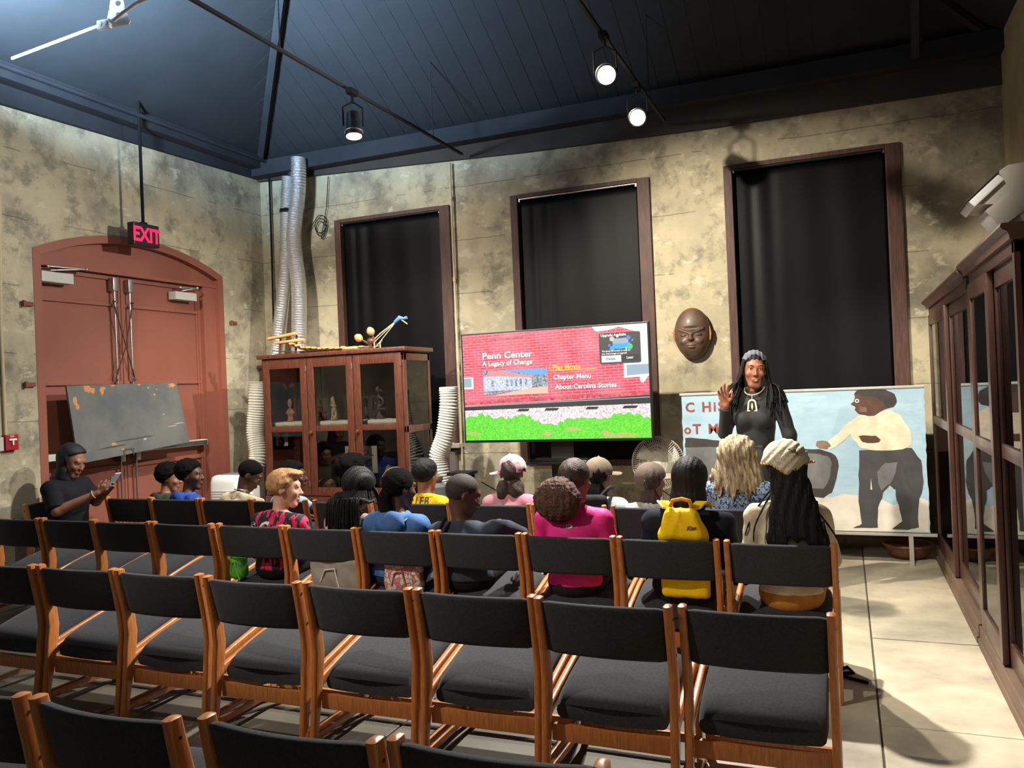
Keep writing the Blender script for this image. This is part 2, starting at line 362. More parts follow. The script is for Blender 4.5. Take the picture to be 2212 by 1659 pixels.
# windows: frame, panes hidden by roller blinds
def window(i, x0, x1, z0, z1):
    w = bpy.data.objects.new('window_%d' % i, None); COL.objects.link(w); w.location = (x0, BW, z0); struct(w)
    fl, fr, ft = .075, .125, .04
    mb = MB(); mb.bbox(x0-.01, x0+fl, BW-.03, BW+.2, z0, z1, .008); mb.bbox(x1-fr, x1+.01, BW-.03, BW+.2, z0, z1, .008); mb.bbox(x0+fl, x1-fr, BW-.025, BW+.2, z1-ft, z1+.005, .006); mb.bbox(x0+fl, x1-fr, BW-.02, BW+.2, z0-.02, z0+.05, .006)
    mb.build('window_frame', M_FRAME, w)
    mb = MB(); mb.box(x0+fl, x1-fr, BW+.15, BW+.16, z0, z1); mb.build('pane', mat('dark_pane', (20, 22, 26), .1), w)
for i, o in enumerate(OPEN): window(i+1, *o)
mb = MB(); mb.bbox(-5.80, -4.12, BW-.14, BW+.02, .98, 1.03, .01); o = struct(mb.build('window_sill', mat('pale_stone_sill', (170, 160, 140), .8), bpy.data.objects['window_1']))
del o['kind']
# roller blinds, each with folds
def blind(x0, x1, z0, z1, label, rod):
    t = thing('roller_blind', label, 'window blind', ((x0+x1)/2, BW+.06, z0), group=None)
    nx, nz = 60, 30; mb = MB(); r = random.random()*9
    def yy(u, v): return BW+.045+.006*math.sin(u*9+r+v*.6)*(1-.5*v)+.002*math.sin(u*23+r*2+v*2)+.012*math.exp(-((u-.25)/.05)**2)*(v)+.010*math.exp(-((u-.12)/.03)**2)
    vs = [(x0+(x1-x0)*i/nx, yy(i/nx, j/nz), z0+(z1-z0)*j/nz) for j in range(nz+1) for i in range(nx+1)]
    fs = [(j*(nx+1)+i, j*(nx+1)+i+1, (j+1)*(nx+1)+i+1, (j+1)*(nx+1)+i) for j in range(nz) for i in range(nx)]
    mb.add(vs, fs); o = mb.build('blackout_fabric', mat('black_blackout_vinyl', (5, 6, 8), .5, spec=.14), t, True)
    md = o.modifiers.new('s', 'SOLIDIFY'); md.thickness = .003
    mb = MB(); mb.cyl((x0+.01, BW+.01, z1+.0), (x1-.01, BW+.01, z1+.0), .012 if rod else .02, seg=10); mb.build('roller', M_STEEL if rod else M_BLK, t, True)
    mb = MB(); mb.box(x0, x1, BW+.035, BW+.055, z0-.012, z0+.02); mb.build('hem_bar', M_BLKM, t)
    for xx in (x0+.0, x1-.015):
        mb = MB(); mb.box(xx, xx+.015, BW-.0, BW+.05, z1-.03, z1+.03); mb.build('bracket', M_STEEL, t)
blind(-5.68, -4.32, 1.08, 3.765, 'black blackout blind in the left window above the display cabinet', False)
blind(-3.32, -1.965, .80, 3.765, 'black blackout blind with silver top rod in the window behind the television', True)
blind(-.97, .435, .86, 3.765, 'wide black blackout blind in the right window behind the standing speaker', False)

# door: arched frame, two leaves with panels, closers, panic bars
def door():
    d = bpy.data.objects.new('door_1', None); COL.objects.link(d); d.location = (LX, CY, 0); struct(d)
    X = LX-.10
    a = arch(24, -.0); b = arch(24, -.08, DY0+.08, DY1-.08)
    mb = MB()
    for i in range(24):
        (y0, z0), (y1, z1) = a[i], a[i+1]; (u0, w0), (u1, w1) = b[i], b[i+1]
        mb.add([(LX+.006, y0, z0), (LX+.006, y1, z1), (LX+.006, u1, w1), (LX+.006, u0, w0), (X-.1, y0, z0), (X-.1, y1, z1), (X-.1, u1, w1), (X-.1, u0, w0)], [(0, 1, 2, 3), (0, 4, 5, 1), (3, 2, 6, 7), (0, 3, 7, 4), (1, 5, 6, 2)])
    mb.box(X-.1, LX+.004, DY0, DY0+.082, 0, SPR); mb.box(X-.1, LX+.004, DY1-.082, DY1, 0, SPR)
    mb.build('door_frame', M_DOOR, d)
    top = 3.0; Y0, YM, Y1 = DY0+.08, 6.33, 7.46
    mb = MB(); ap = [(y, z) for y, z in b if True]
    mb.prism([(Y0, top)]+[(y, z) for y, z in b]+[(DY1-.08, top)], 'x', X-.04, X+.03)
    mb.box(X-.05, X+.05, Y1, DY1-.08, 0, top+.02); mb.box(X-.05, X+.02, Y1+.06, Y1+.09, 0, top); mb.box(X-.05, X+.06, DY0+.08, DY1-.08, top-.01, top+.03)
    mb.build('transom_panel', M_DOOR, d)
    for (y0, y1) in ((Y0, YM-.004), (YM+.004, Y1)):
        lf = MB(); st = .055
        lf.box(X-.06, X-.03, y0, y1, 0.01, top-.02)
        rails = [0.01, .95, 1.06, 1.84, 1.90, 2.66, 2.72, top-.02]
        lf.box(X-.03, X-.008, y0, y0+.03, .01, top-.02); lf.box(X-.03, X-.008, y1-.03, y1, .01, top-.02)
        for za, zb in ((.01, .12), (1.85, 1.885), (2.665, 2.70), (top-.06, top-.02), (.98, 1.02)): lf.bbox(X-.035, X-.006, y0+.02, y1-.02, za, zb, .006)
        for (ya, yb) in ((y0+.03, y0+.06), (y1-.06, y1-.03)): lf.bbox(X-.035, X-.014, ya, yb, .1, top-.06, .005)
        o = lf.build('door_leaf', M_DOOR, d)
    gr = mat('pale_grey_enamel', (186, 184, 178), .45)
    for (y0, y1, z0, z1, ay0, ay1) in ((5.35, 5.69, 2.83, 2.93, 5.43, 5.82), (6.99, 7.31, 2.80, 2.89, 7.08, 7.30)):
        mb = MB(); mb.bbox(X-.01, X+.10, y0, y1, z0, z1, .008); c = mb.build('door_closer', gr, d)
        mb = MB(); mb.tube([(X+.08, ay0, z1+.05), (X+.12, ay1, z1+.06)], .008); mb.tube([(X+.12, ay1, z1+.06), (X+.05, ay0+.05, z1+.02)], .007); mb.sphere((X+.08, ay0, z1+.05), .018); mb.sphere((X+.12, ay1, z1+.06), .018)
        mb.build('closer_arm', M_STEEL, c, True)
    for y in (6.22, 6.415):
        mb = MB(); mb.tube([(X+.03, y, 2.84), (X+.03, y, 1.16)], .011); mb.tube([(X+.03, y, 1.10), (X+.03, y, .1)], .011)
        r = mb.build('latch_rod', M_STEEL, d, True)
        mb = MB(); mb.bbox(X-.02, X+.06, y-.035, y+.03, 2.82, 2.96, .012); mb.bbox(X-.02, X+.07, y-.03, y+.03, 1.05, 1.22, .012); mb.build('latch_case', M_STEEL, r, True)
    for y0, y1 in ((5.28, 6.26), (6.38, 7.40)):
        mb = MB(); mb.bbox(X+.0, X+.09, y0, y1, 1.135, 1.20, .008); pb = mb.build('panic_bar', gr, d)
        mb = MB(); mb.bbox(X+.06, X+.105, y0+.2, y1-.02, 1.145, 1.19, .008); mb.build('push_pad', mat('dull_steel', (130, 128, 122), .4, .9), pb)
door()
# ================================================================ CHAIRS
def rrect(w, h, r, n=4):
    """rounded rectangle outline centred on 0"""
    out = []
    for cx, cy, a0 in ((w/2-r, h/2-r, 0), (-w/2+r, h/2-r, 90), (-w/2+r, -h/2+r, 180), (w/2-r, -h/2+r, 270)):
        for k in range(n+1):
            a = math.radians(a0+90*k/n); out.append((cx+r*math.cos(a), cy+r*math.sin(a)))
    return out
def loft(mb, rings):
    n = len(rings[0]); k = len(rings)
    vs = [p for r in rings for p in r]
    fs = [(i*n+j, i*n+(j+1) % n, (i+1)*n+(j+1) % n, (i+1)*n+j) for i in range(k-1) for j in range(n)]
    fs += [tuple(range(n-1, -1, -1)), tuple((k-1)*n+j for j in range(n))]
    mb.add(vs, fs)
def make_chair(label):
    t = thing('stacking_chair', label, 'chair')
    # side posts: one curved plank each, top to floor
    cl = [(.000, .800, .054), (.012, .74, .058), (.030, .66, .062), (.050, .56, .066), (.060, .46, .070), (.050, .38, .072), (.036, .28, .060), (.005, .10, .042), (-.012, .0, .038)]
    for s in (-1, 1):
        mb = MB(); rings = []
        for i, (y, z, w) in enumerate([(cl[0][0], .806, .022)]+cl):
            th = .031 if i else .016
            rings.append([(s*.262+px, y+py, z) for px, py in rrect(th, w, min(th, w)*.38, 3)])
        loft(mb, rings); p = mb.build('back_post', M_OAK, t, True)
        mb = MB()
        for z, y in ((.745, .012), (.60, .046)): mb.cyl((s*.262-.0168, y, z), (s*.262+.0168, y, z), .006, seg=8)
        mb.build('screw', mat('dark_screw_hole', (40, 22, 12), .6), p)
        mb = MB(); mb.bbox(s*.262-.014, s*.262+.014, .485, .525, 0, .445, .006); mb.build('front_leg', M_OAK, t, True)
        mb = MB(); loft(mb, [[(s*.262+px, y, z+pz) for px, pz in rrect(.028, h, .008, 2)] for y, z, h in ((.05, .320, .05), (.2, .365, .045), (.4, .415, .045), (.515, .435, .05))]); mb.build('side_rail', M_OAK, t, True)
        mb = MB(); mb.bbox(s*.262-.011, s*.262+.011, .0, .50, .07, .10, .005); mb.build('side_stretcher', M_OAK, t, True)
    mb = MB(); mb.bbox(-.248, .248, .050, .073, .205, .275, .006); mb.build('rear_seat_rail', M_OAK, t, True)
    mb = MB(); mb.bbox(-.248, .248, .495, .517, .34, .40, .006); mb.build('front_seat_rail', M_OAK, t, True)
    mb = MB(); mb.bbox(-.252, .252, .488, .512, .07, .11, .005); mb.build('foot_stretcher', M_OAK, t, True)
    # seat: domed cushion, rear edge rolled and arched
    mb = MB(); rings = []; N = 14; hw = .236
    for i in range(N+1):
        v = i/N; y = .072+.425*v; e = math.sin(min(1, min(v, 1-v)*6+.12)*PI/2)
        hh = (.104-.022*v)*(.40+.60*e); zc = .324+.098*min(1, v*1.15)**.8+.008*math.sin(v*PI)
        ring = []
        for px, pz in rrect(2*hw*(.965+.035*e), hh, hh*.46, 4):
            u = px/hw; zz = zc+pz+(.012*(1-u*u) if pz > 0 else 0); ring.append((px, y-.018*(1-u*u)*(1-v), zz))
        rings.append(ring)
    # add cross points along the width for the dome
    def zmid(y): return .345+.098*min(1, max(0, (y-.072)/.425)*1.15)**.8
    def dens(r):
        out = []
        for i in range(len(r)):
            a, b = r[i], r[(i+1) % len(r)]; out.append(a)
            if abs(a[0]-b[0]) > .2:
                for k in range(1, 8): out.append(tuple(a[q]+(b[q]-a[q])*k/8 for q in range(3)))
        out2 = []
        for (x, y, z) in out:
            u = x/hw; out2.append((x, y-.022*max(0, 1-u*u)*(1 if y < .1 else 0), z+(.012*(1-u*u) if z > zmid(y) and abs(u) < .85 else 0)))
        return out2
    loft(mb, [dens(r) for r in rings]); mb.build('seat_cushion', M_FAB, t, True)
    # backrest: curved padded panel
    mb = MB(); rings = []; N = 18
    for i in range(N+1):
        u = -1+2*i/N; e = math.sqrt(max(0, 1-max(0, abs(u)-.93)**2/.0052)); x = u*.246; yo = -.036*(1-u*u)+.030
        ring = []
        for py, pz in rrect(.042*(.55+.45*e), .222*(.93+.07*e), .018*(.55+.45*e), 4):
            zz = .678+pz+.004*(1-u*u); ring.append((x, yo+py+(.678-zz)*.26, zz))
        rings.append(ring)
    loft(mb, rings); mb.build('backrest', M_FAB, t, True)
    return t
chair0 = make_chair('x'); used = [False]
def place(x, y, label, group, rz=0):
    if not used[0]:
        used[0] = True; chair0.location = (x, y, 0); chair0.rotation_euler[2] = rz; chair0['label'] = label; chair0['group'] = group; return chair0
    return copy_tree(chair0, (x, y, 0), rz, label, group)
ordn = ['first', 'second', 'third', 'fourth', 'fifth', 'sixth', 'seventh', 'eighth', 'ninth', 'tenth', 'eleventh', 'twelfth']
R5 = [(-.80, 1.74, .03), (-1.365, 1.70, .01), (-1.97, 1.66, -.02), (-2.56, 1.66, 0)]
for i, (x, y, a) in enumerate(R5):
    place(x, y, 'empty oak chair with charcoal back, %s from right in the row nearest the viewer' % ordn[i], 'chairs in the nearest row', a)
for i, x in enumerate([-.34, -.915, -1.475, -2.045, -2.62, -3.22, -3.79, -4.36]):
    place(x, 3.06+random.uniform(-.012, .012), 'empty oak chair with charcoal back, %s from right in the second row from the viewer' % ordn[i], 'chairs in the second nearest row', random.uniform(-.015, .015))
who = ['behind the long black-haired girl', 'behind the yellow backpack', 'behind the girl in pink', 'behind the boy in a dark grey tee', 'behind the girl in a blue hoodie', 'behind the girl with long braids', 'behind the blond boy']
for i, x in enumerate([-.345, -.925, -1.49, -2.055, -2.62, -3.18, -3.75, -4.33, -4.90, -5.46, -6.02]):
    l = ('oak chair with charcoal backrest %s' % who[i]) if i < 7 else 'empty oak chair with charcoal backrest, %s from left in the third row from the viewer' % ordn[10-i]
    place(x, 4.36+random.uniform(-.012, .012), l, 'chairs in the third row', random.uniform(-.015, .015))
who = ['behind the blonde woman in blue florals', 'behind the child in a grey-brown cap', 'behind the child in an olive cap', 'behind the girl in a pink patterned cap', 'behind the boy in the yellow jersey', 'behind the child with a round afro', 'in front of the blond boy, beside the cabinet', 'behind the boy in a cream shirt', 'behind the boy in a blue top', 'beside the woman with the phone']
for i, x in enumerate([-.70, -1.26, -1.85, -2.42, -3.07, -3.76, -4.38, -4.94, -5.50, -6.06]):
    place(x, 5.47+random.uniform(-.01, .01), 'oak chair with charcoal backrest '+who[i], 'chairs in the far row', random.uniform(-.015, .015))
place(-6.72, 5.22, 'dark-backed oak chair turned sideways under the woman with the phone', 'chairs in the far row', -PI/2)

# ================================================================ FURNITURE ALONG THE BACK WALL
# --- television on its stand
SX0, SX1, SZ0, SZ1, SY = -3.61, -1.69, 1.125, 2.20, 7.50
def em(name, c, s=1.0):
    m = mat(name, c, .5, emit=s); m.node_tree.nodes['Principled BSDF'].inputs['Base Color'].default_value = (.01, .01, .01, 1); return m
def screen_mats():
    L = []
    # 0 brick
    m = bpy.data.materials.new('screen_brick_image'); m.use_nodes = True; nt = m.node_tree; b = nt.nodes['Principled BSDF']; K_ = nt.links.new
    tc = nd(nt, 'ShaderNodeTexCoord'); sp = nd(nt, 'ShaderNodeSeparateXYZ'); cb = nd(nt, 'ShaderNodeCombineXYZ'); K_(tc.outputs['Object'], sp.inputs[0]); K_(sp.outputs[0], cb.inputs[0]); K_(sp.outputs[2], cb.inputs[1])
    mp = nd(nt, 'ShaderNodeMapping'); mp.inputs['Rotation'].default_value = (0, 0, math.radians(-1.2)); K_(cb.outputs[0], mp.inputs[0])
    br = nd(nt, 'ShaderNodeTexBrick'); br.inputs['Scale'].default_value = 1; br.inputs['Brick Width'].default_value = .085; br.inputs['Row Height'].default_value = .027; br.inputs['Mortar Size'].default_value = .0022; br.inputs['Mortar Smooth'].default_value = .1
    br.inputs['Color1'].default_value = lin((244, 62, 92)); br.inputs['Color2'].default_value = lin((214, 52, 76)); br.inputs['Mortar'].default_value = lin((255, 176, 190)); K_(mp.outputs[0], br.inputs[0])
    n = nd(nt, 'ShaderNodeTexNoise'); n.inputs['Scale'].default_value = 3.5; K_(cb.outputs[0], n.inputs[0]); r = nd(nt, 'ShaderNodeValToRGB'); r.color_ramp.elements[0].position = .4; r.color_ramp.elements[1].position = .68; r.color_ramp.elements[0].color = (0, 0, 0, 1); r.color_ramp.elements[1].color = (.45, .45, .45, 1); K_(n.outputs[0], r.inputs[0])
    x = nd(nt, 'ShaderNodeMix', data_type='RGBA'); K_(r.outputs[0], x.inputs[0]); K_(br.outputs[0], x.inputs[6]); x.inputs[7].default_value = lin((255, 150, 165)); K_(x.outputs[2], b.inputs['Emission Color'])
    b.inputs['Emission Strength'].default_value = 1; b.inputs['Base Color'].default_value = (.01, .01, .01, 1); b.inputs['Roughness'].default_value = .4; L.append(m)
    def nz(name, c1, c2, s, nf=.5, st=(1, 1, 1)):
        m = mat(name, c1, .5, ns=s, col2=c2, nf=nf, emit=1, stretch=st); nt = m.node_tree; b = nt.nodes['Principled BSDF']
        for l in list(b.inputs['Base Color'].links): nt.links.remove(l)
        b.inputs['Base Color'].default_value = (.01, .01, .01, 1); return m
    L += [em('screen_black', (18, 24, 32)), nz('screen_gravel', (250, 238, 240), (150, 120, 128), 55, .58), nz('screen_grass', (70, 200, 30), (120, 235, 60), 60), em('screen_white', (255, 255, 250)),
          em('screen_yellow', (255, 214, 40)), em('screen_sky', (96, 170, 240)), em('screen_roof', (232, 140, 140)), nz('screen_stucco', (232, 238, 250), (150, 170, 205), 50), nz('screen_foliage', (50, 66, 84), (190, 200, 210), 60),
          em('screen_charcoal', (48, 50, 56)), em('screen_grey_blue', (150, 175, 190)), em('screen_cyan', (20, 170, 245)), em('screen_green', (40, 210, 130)), nz('screen_dirt', (220, 170, 130), (150, 200, 70), 40), em('screen_pale_button', (226, 244, 248)), em('screen_ink', (40, 44, 50)), em('screen_peach', (250, 190, 170)),
          nz('screen_dark_brick', (140, 50, 60), (225, 110, 120), 30), em('screen_blue', (60, 130, 230))]
    return L
def tv():
    t = thing('television', 'large flat television showing a brick-wall movie menu, in front of the middle window', 'television', ((SX0+SX1)/2, SY+.04, SZ0))
    mb = MB(); mb.bbox(SX0-.018, SX1+.018, SY+.004, SY+.06, SZ0-.025, SZ1+.018, .006); mb.bbox(SX0+.4, SX1-.4, SY+.06, SY+.10, SZ0+.1, SZ1-.3, .01); mb.build('bezel', M_BLK, t)
    mb = MB(); w = SX1-SX0; h = SZ1-SZ0
    def P(u, v, d): return (SX0+u*w, SY-d, SZ0+v*h)
    def q(m, pts, d): mb.m = m; mb.poly([P(u, v, d) for u, v in pts])
    def rect(m, u0, v0, u1, v1, d): q(m, [(u0, v0), (u1, v0), (u1, v1), (u0, v1)], d)
    rect(0, 0, 0, 1, 1, 0)
    q(18, [(0, .335), (1, .375), (1, .40), (0, .36)], .0004); q(18, [(0, .92), (.35, .94), (.35, .955), (0, .935)], .0003)
    q(4, [(.72, 1), (.74, .955), (.80, .96), (.86, .985), (.90, .96), (.95, .93), (.955, .5), (.97, .48), (1, .55), (1, 1)], .0004)
    rd = random.Random(3)
    def rough(m, base, amp, d, lo=0):
        n = 60; pts = [(1, lo), (0, lo)]+[(i/n, base(i/n)+rd.uniform(-amp, amp)) for i in range(n+1)]; q(m, [(a, b) for a, b in pts], d)
    rough(2, lambda u: .305+.012*u, .004, .0008)
    q(1, [(0, .285), (1, .30), (1, .375), (.5, .345), (0, .325)], .0012); q(11, [(0, .318), (1, .352), (1, .360), (0, .325)], .0014)
    for u0, u1 in ((.30, .37), (.45, .53), (.67, .74), (.86, .94)): q(1, [(u0, .262), (u1-.01, .262), (u1, .285), (u0+.01, .287)], .0014)
    rough(3, lambda u: .205+.03*math.sin(u*9)+.02*math.sin(u*23)-.03*u, .02, .0016)
    for (u, v, a) in ((.6, .09, .05), (.46, .05, .03), (.85, .03, .10), (.05, .06, .04), (.77, .05, .03)): q(14, [(u+a*math.cos(k*PI/8)*rd.uniform(.7, 1), v+.022*math.sin(k*PI/8)*rd.uniform(.7, 1)) for k in range(16)], .0018)
    # windows in the picture
    rect(4, 0, .49, .055, .60, .001); rect(11, 0, .505, .045, .59, .0014)
    q(4, [(.875, .53), (1, .54), (1, .665), (.875, .665)], .001); q(11, [(.89, .55), (1, .56), (1, .645), (.89, .645)], .0014)
    # inset photo of the white building
    rect(6, .115, .42, .475, .655, .002); q(9, [(.115, .655), (.17, .655), (.26, .64), (.40, .60), (.475, .60), (.475, .47), (.115, .47)], .0022)
    q(7, [(.115, .60), (.16, .645), (.22, .65), (.35, .60), (.40, .585), (.40, .575), (.22, .60)], .0024)
    q(8, [(.115, .46), (.115, .60), (.22, .598), (.385, .572), (.39, .48), (.33, .465)], .0026)
    for u in (.16, .245, .27, .295, .32, .35): rect(9, u, .50, u+.012, .565, .0028)
    q(18, [(.115, .42), (.475, .42), (.475, .48), (.33, .47), (.115, .455)], .0023); q(17, [(.16, .42), (.475, .42), (.475, .485), (.36, .475), (.25, .44)], .0025); q(9, [(.115, .425), (.24, .44), (.33, .462), (.2, .455), (.115, .45)], .0027)
    # pop-up
    rr = [(.755+.21*(.5+a/.21), .66+.275*(.5+b/.275)) for a, b in rrect(.21, .275, .012, 3)]
    q(10, rr, .003)
    def disc(m, u, v, r, d): q(m, [(u+r*math.cos(k*PI/8), v+r*w/h*math.sin(k*PI/8)) for k in range(16)], d)
    q(11, [(.825, .82), (.905, .83), (.905, .885), (.825, .88)], .0034); q(12, [(.815, .80), (.86, .785), (.91, .80), (.915, .84), (.87, .835), (.83, .84)], .0036)
    for m, u, v, r in ((17, .822, .88, .012), (19, .905, .885, .011), (19, .808, .825, .007), (12, .822, .795, .013), (13, .912, .805, .014), (12, .925, .86, .005), (4, .85, .90, .006), (4, .893, .79, .005)): disc(m, u, v, r, .0038)
    rect(15, .765, .675, .865, .735, .0034); rect(1, .87, .68, .955, .735, .0034)
    def tx(m, s, u, v, size, d=.004, sx=1.0, bold=.0006, al='LEFT', rot=0.0):
        tmb = text_mb(s, size, al, sx, 1, bold, res=2); mb.m = m
        mb.add([(SX0+u*w+x*math.cos(rot)-y*math.sin(rot), SY-d, SZ0+v*h+y+x*math.sin(rot)) for x, y, z in tmb.v], tmb.f)
    for dm, dd, o in ((16, .0036, .003), (4, .0040, 0)):
        tx(dm, 'Penn Center', .113+o*.6, .765-o, .092, dd, 1.15, .0024); tx(dm, 'A Legacy of Change', .113+o*.6, .70-o, .069, dd, .98, .0018)
        tx(dm, 'Chapter Menu', .505+o*.6, .545-o, .066, dd, 1.0, .0016, rot=0); tx(dm, 'About Carolina Stories', .515+o*.6, .455-o, .066, dd, 1.0, .0016)
    tx(5, 'Play Movie', .505, .635, .066, .004, 1, .0016); rect(5, .487, .622, .73, .628, .004); rect(5, .487, .622, .49, .68, .004)
    tx(4, 'Upgrade Available', .765, .905, .034, .0045, 1, .0009); tx(4, 'The latest OS version is ready for', .768, .768, .0205, .0045, 1, .0006); tx(4, "you. Don't forget to upgrade!", .768, .745, .0205, .0045, 1, .0006)
    tx(16, 'Details', .79, .695, .032, .0045, 1, .0006); tx(4, 'Later', .892, .70, .032, .0045, 1, .0008)
    mb.build('screen', screen_mats(), t)
    s = thing('television_stand', 'black pedestal television stand with glossy shelf under the television', 'stand', (-2.62, 7.66, 0))
    mb = MB(); mb.bbox(-2.74, -2.50, 7.62, 7.70, .05, 1.6, .01); mb.build('pedestal_column', M_BLK, s)
    mb = MB(); mb.bbox(-3.0, -2.15, 7.4, 7.85, .885, .905, .01); mb.bbox(-2.85, -2.3, 7.45, 7.75, .905, .945, .02); mb.build('shelf', mat('gloss_black_glass', (12, 12, 14), .12, coat=1), s)
    mb = MB(); mb.bbox(-3.0, -2.2, 7.42, 7.9, .0, .05, .02); mb.build('base_plate', M_BLK, s)
tv()
# --- mahogany display cabinet
CX0, CX1, CYF, CYB, CZT = -6.0, -4.19, 7.30, 7.86, 2.12
def display_cabinet():
    t = thing('display_cabinet', 'mahogany glass-fronted display cabinet with three doors holding small carved figures', 'cabinet', ((CX0+CX1)/2, (CYF+CYB)/2, 0))
    mb = MB()
    for x0, x1 in ((CX0, CX0+.05), (CX1-.05, CX1)):
        for y0, y1 in ((CYF, CYF+.05), (CYB-.05, CYB)): mb.bbox(x0, x1, y0, y1, 0, CZT-.05, .005)
    mb.bbox(CX0, CX1, CYF, CYF+.04, .0, .52, .004); mb.bbox(CX0, CX1, CYF, CYB, CZT-.07, CZT-.045, .003)
    for x in (CX0, CX1-.03): mb.bbox(x, x+.03, CYF, CYB, .0, .55, .004); mb.bbox(x, x+.03, CYF, CYB, CZT-.14, CZT-.05, .004); mb.bbox(x, x+.03, CYF, CYB, 1.23, 1.30, .004)
    mb.box(CX0+.03, CX1-.03, CYF+.03, CYB-.02, .50, .53)
    mb.build('carcass', M_WALNUT, t, True)
    mb = MB(); mb.box(CX0+.03, CX1-.03, CYB-.02, CYB-.005, .5, CZT-.05); mb.build('back_panel', mat('dark_cabinet_lining', (46, 34, 30), .8), t)
    mb = MB(); mb.bbox(CX0-.04, CX1+.04, CYF-.045, CYB+.02, CZT-.045, CZT, .012); mb.build('top_board', M_WALNUT, t, True)
    mb = MB(); mb.box(CX0+.03, CX1-.03, CYF+.05, CYB-.03, 1.29, 1.315); mb.build('shelf', M_WALNUT, t)
    
    for xg in (CX0+.008, CX1-.014): mb = MB(); mb.box(xg, xg+.006, CYF+.05, CYB-.05, .55, CZT-.1); mb.build('side_glass', M_GLASS, t)
    mb = MB(); mb.bbox(CX0-.02, CX1+.02, CYF-.02, CYB, .0, .10, .01); mb.bbox(CX0-.01, CX1+.01, CYF-.015, CYF+.02, .50, .56, .01); mb.build('plinth', M_WALNUT, t, True)
    w = (CX1-CX0-.04)/3
    for i in range(3):
        a = CX0+.02+i*w+.004; b = a+w-.008; y0, y1 = CYF-.022, CYF+.004; z0, z1 = .57, CZT-.06; s = .085
        mb = MB(); mb.bbox(a, a+s, y0, y1, z0, z1, .005); mb.bbox(b-s, b, y0, y1, z0, z1, .005)
        for za, zb in ((z0, z0+.09), (1.265, 1.325), (z1-.10, z1)): mb.bbox(a+s, b-s, y0, y1, za, zb, .004)
        d = mb.build('cabinet_door', M_WALNUT, t, True)
        mb = MB(); mb.box(a+s-.005, b-s+.005, CYF-.012, CYF-.007, z0+.05, z1-.05); mb.build('glass_pane', M_GLASS, d)
        if i != 0:
            kx = a+.035; mb = MB(); mb.lathe((kx, y0, 1.255), [(.006, 0), (.009, -.01), (.02, -.022), (.018, -.034), (.004, -.038)], 14, 'y'); mb.build('knob', mat('brass_brown_knob', (120, 66, 34), .3, .3), d, True)
        mb = MB(); mb.cyl((b-.004, y0-.004, z1-.14), (b-.004, y0-.004, z1-.08), .006); mb.cyl((b-.004, y0-.004, z0+.1), (b-.004, y0-.004, z0+.16), .006); mb.build('hinge', M_STEEL, d)
display_cabinet()
w3 = (CX1-CX0-.04)/3
wmat = mat('white_felt', (226, 222, 208), .9, bump=.3, bs=30)
mats_pos = []
for i, n in enumerate(('left', 'middle', 'right')):
    a = CX0+.05+i*w3; b = a+w3-.05
    mb = MB(); loft(mb, [[(x, 7.57+py*1.0+.004*math.sin(x*30), 1.342+pz+.003*math.sin(x*40)) for py, pz in rrect(.40, .050, .020, 3)] for x in [a+(b-a)*k/10 for k in range(11)]])
    tag(mb.build('foam_mat', wmat, None, True), 'folded white padding on the shelf behind the %s cabinet door' % n, 'padding', 'white padding on the cabinet shelf')
ZS = 1.368
# ================================================================ SDF -> MESH (surface nets)
def cap(P, a, b, r1, r2=None):
    a = np.asarray(a, float); b = np.asarray(b, float); r2 = r1 if r2 is None else r2
    ab = b-a; t = np.clip(((P-a) @ ab)/max(1e-9, ab @ ab), 0, 1)
    return np.linalg.norm(P-(a+t[:, None]*ab), axis=1)-(r1+(r2-r1)*t)
def ell(P, c, r, R=None):
    q = P-np.asarray(c, float)
    if R is not None: q = q @ R
    r = np.asarray(r, float); k0 = np.linalg.norm(q/r, axis=1); k1 = np.linalg.norm(q/(r*r), axis=1)
    return k0*(k0-1)/np.maximum(k1, 1e-6)
def rbox(P, c, hs, r, R=None):
    q = P-np.asarray(c, float)
    if R is not None: q = q @ R
    q = np.abs(q)-(np.asarray(hs)-r); return np.linalg.norm(np.maximum(q, 0), axis=1)+np.minimum(q.max(1), 0)-r
def smin(a, b, k):
    h = np.clip(.5+.5*(b-a)/k, 0, 1); return b+(a-b)*h-k*h*(1-h)
def smax(a, b, k): return -smin(-a, -b, k)
def wav(P, f, s=0): return (np.sin(P[:, 0]*f+s)+np.sin(P[:, 1]*f*1.13+s*2+1.3)*np.sin(P[:, 2]*f*.93+.7)+np.sin((P[:, 0]+P[:, 2])*f*1.7+s))/3
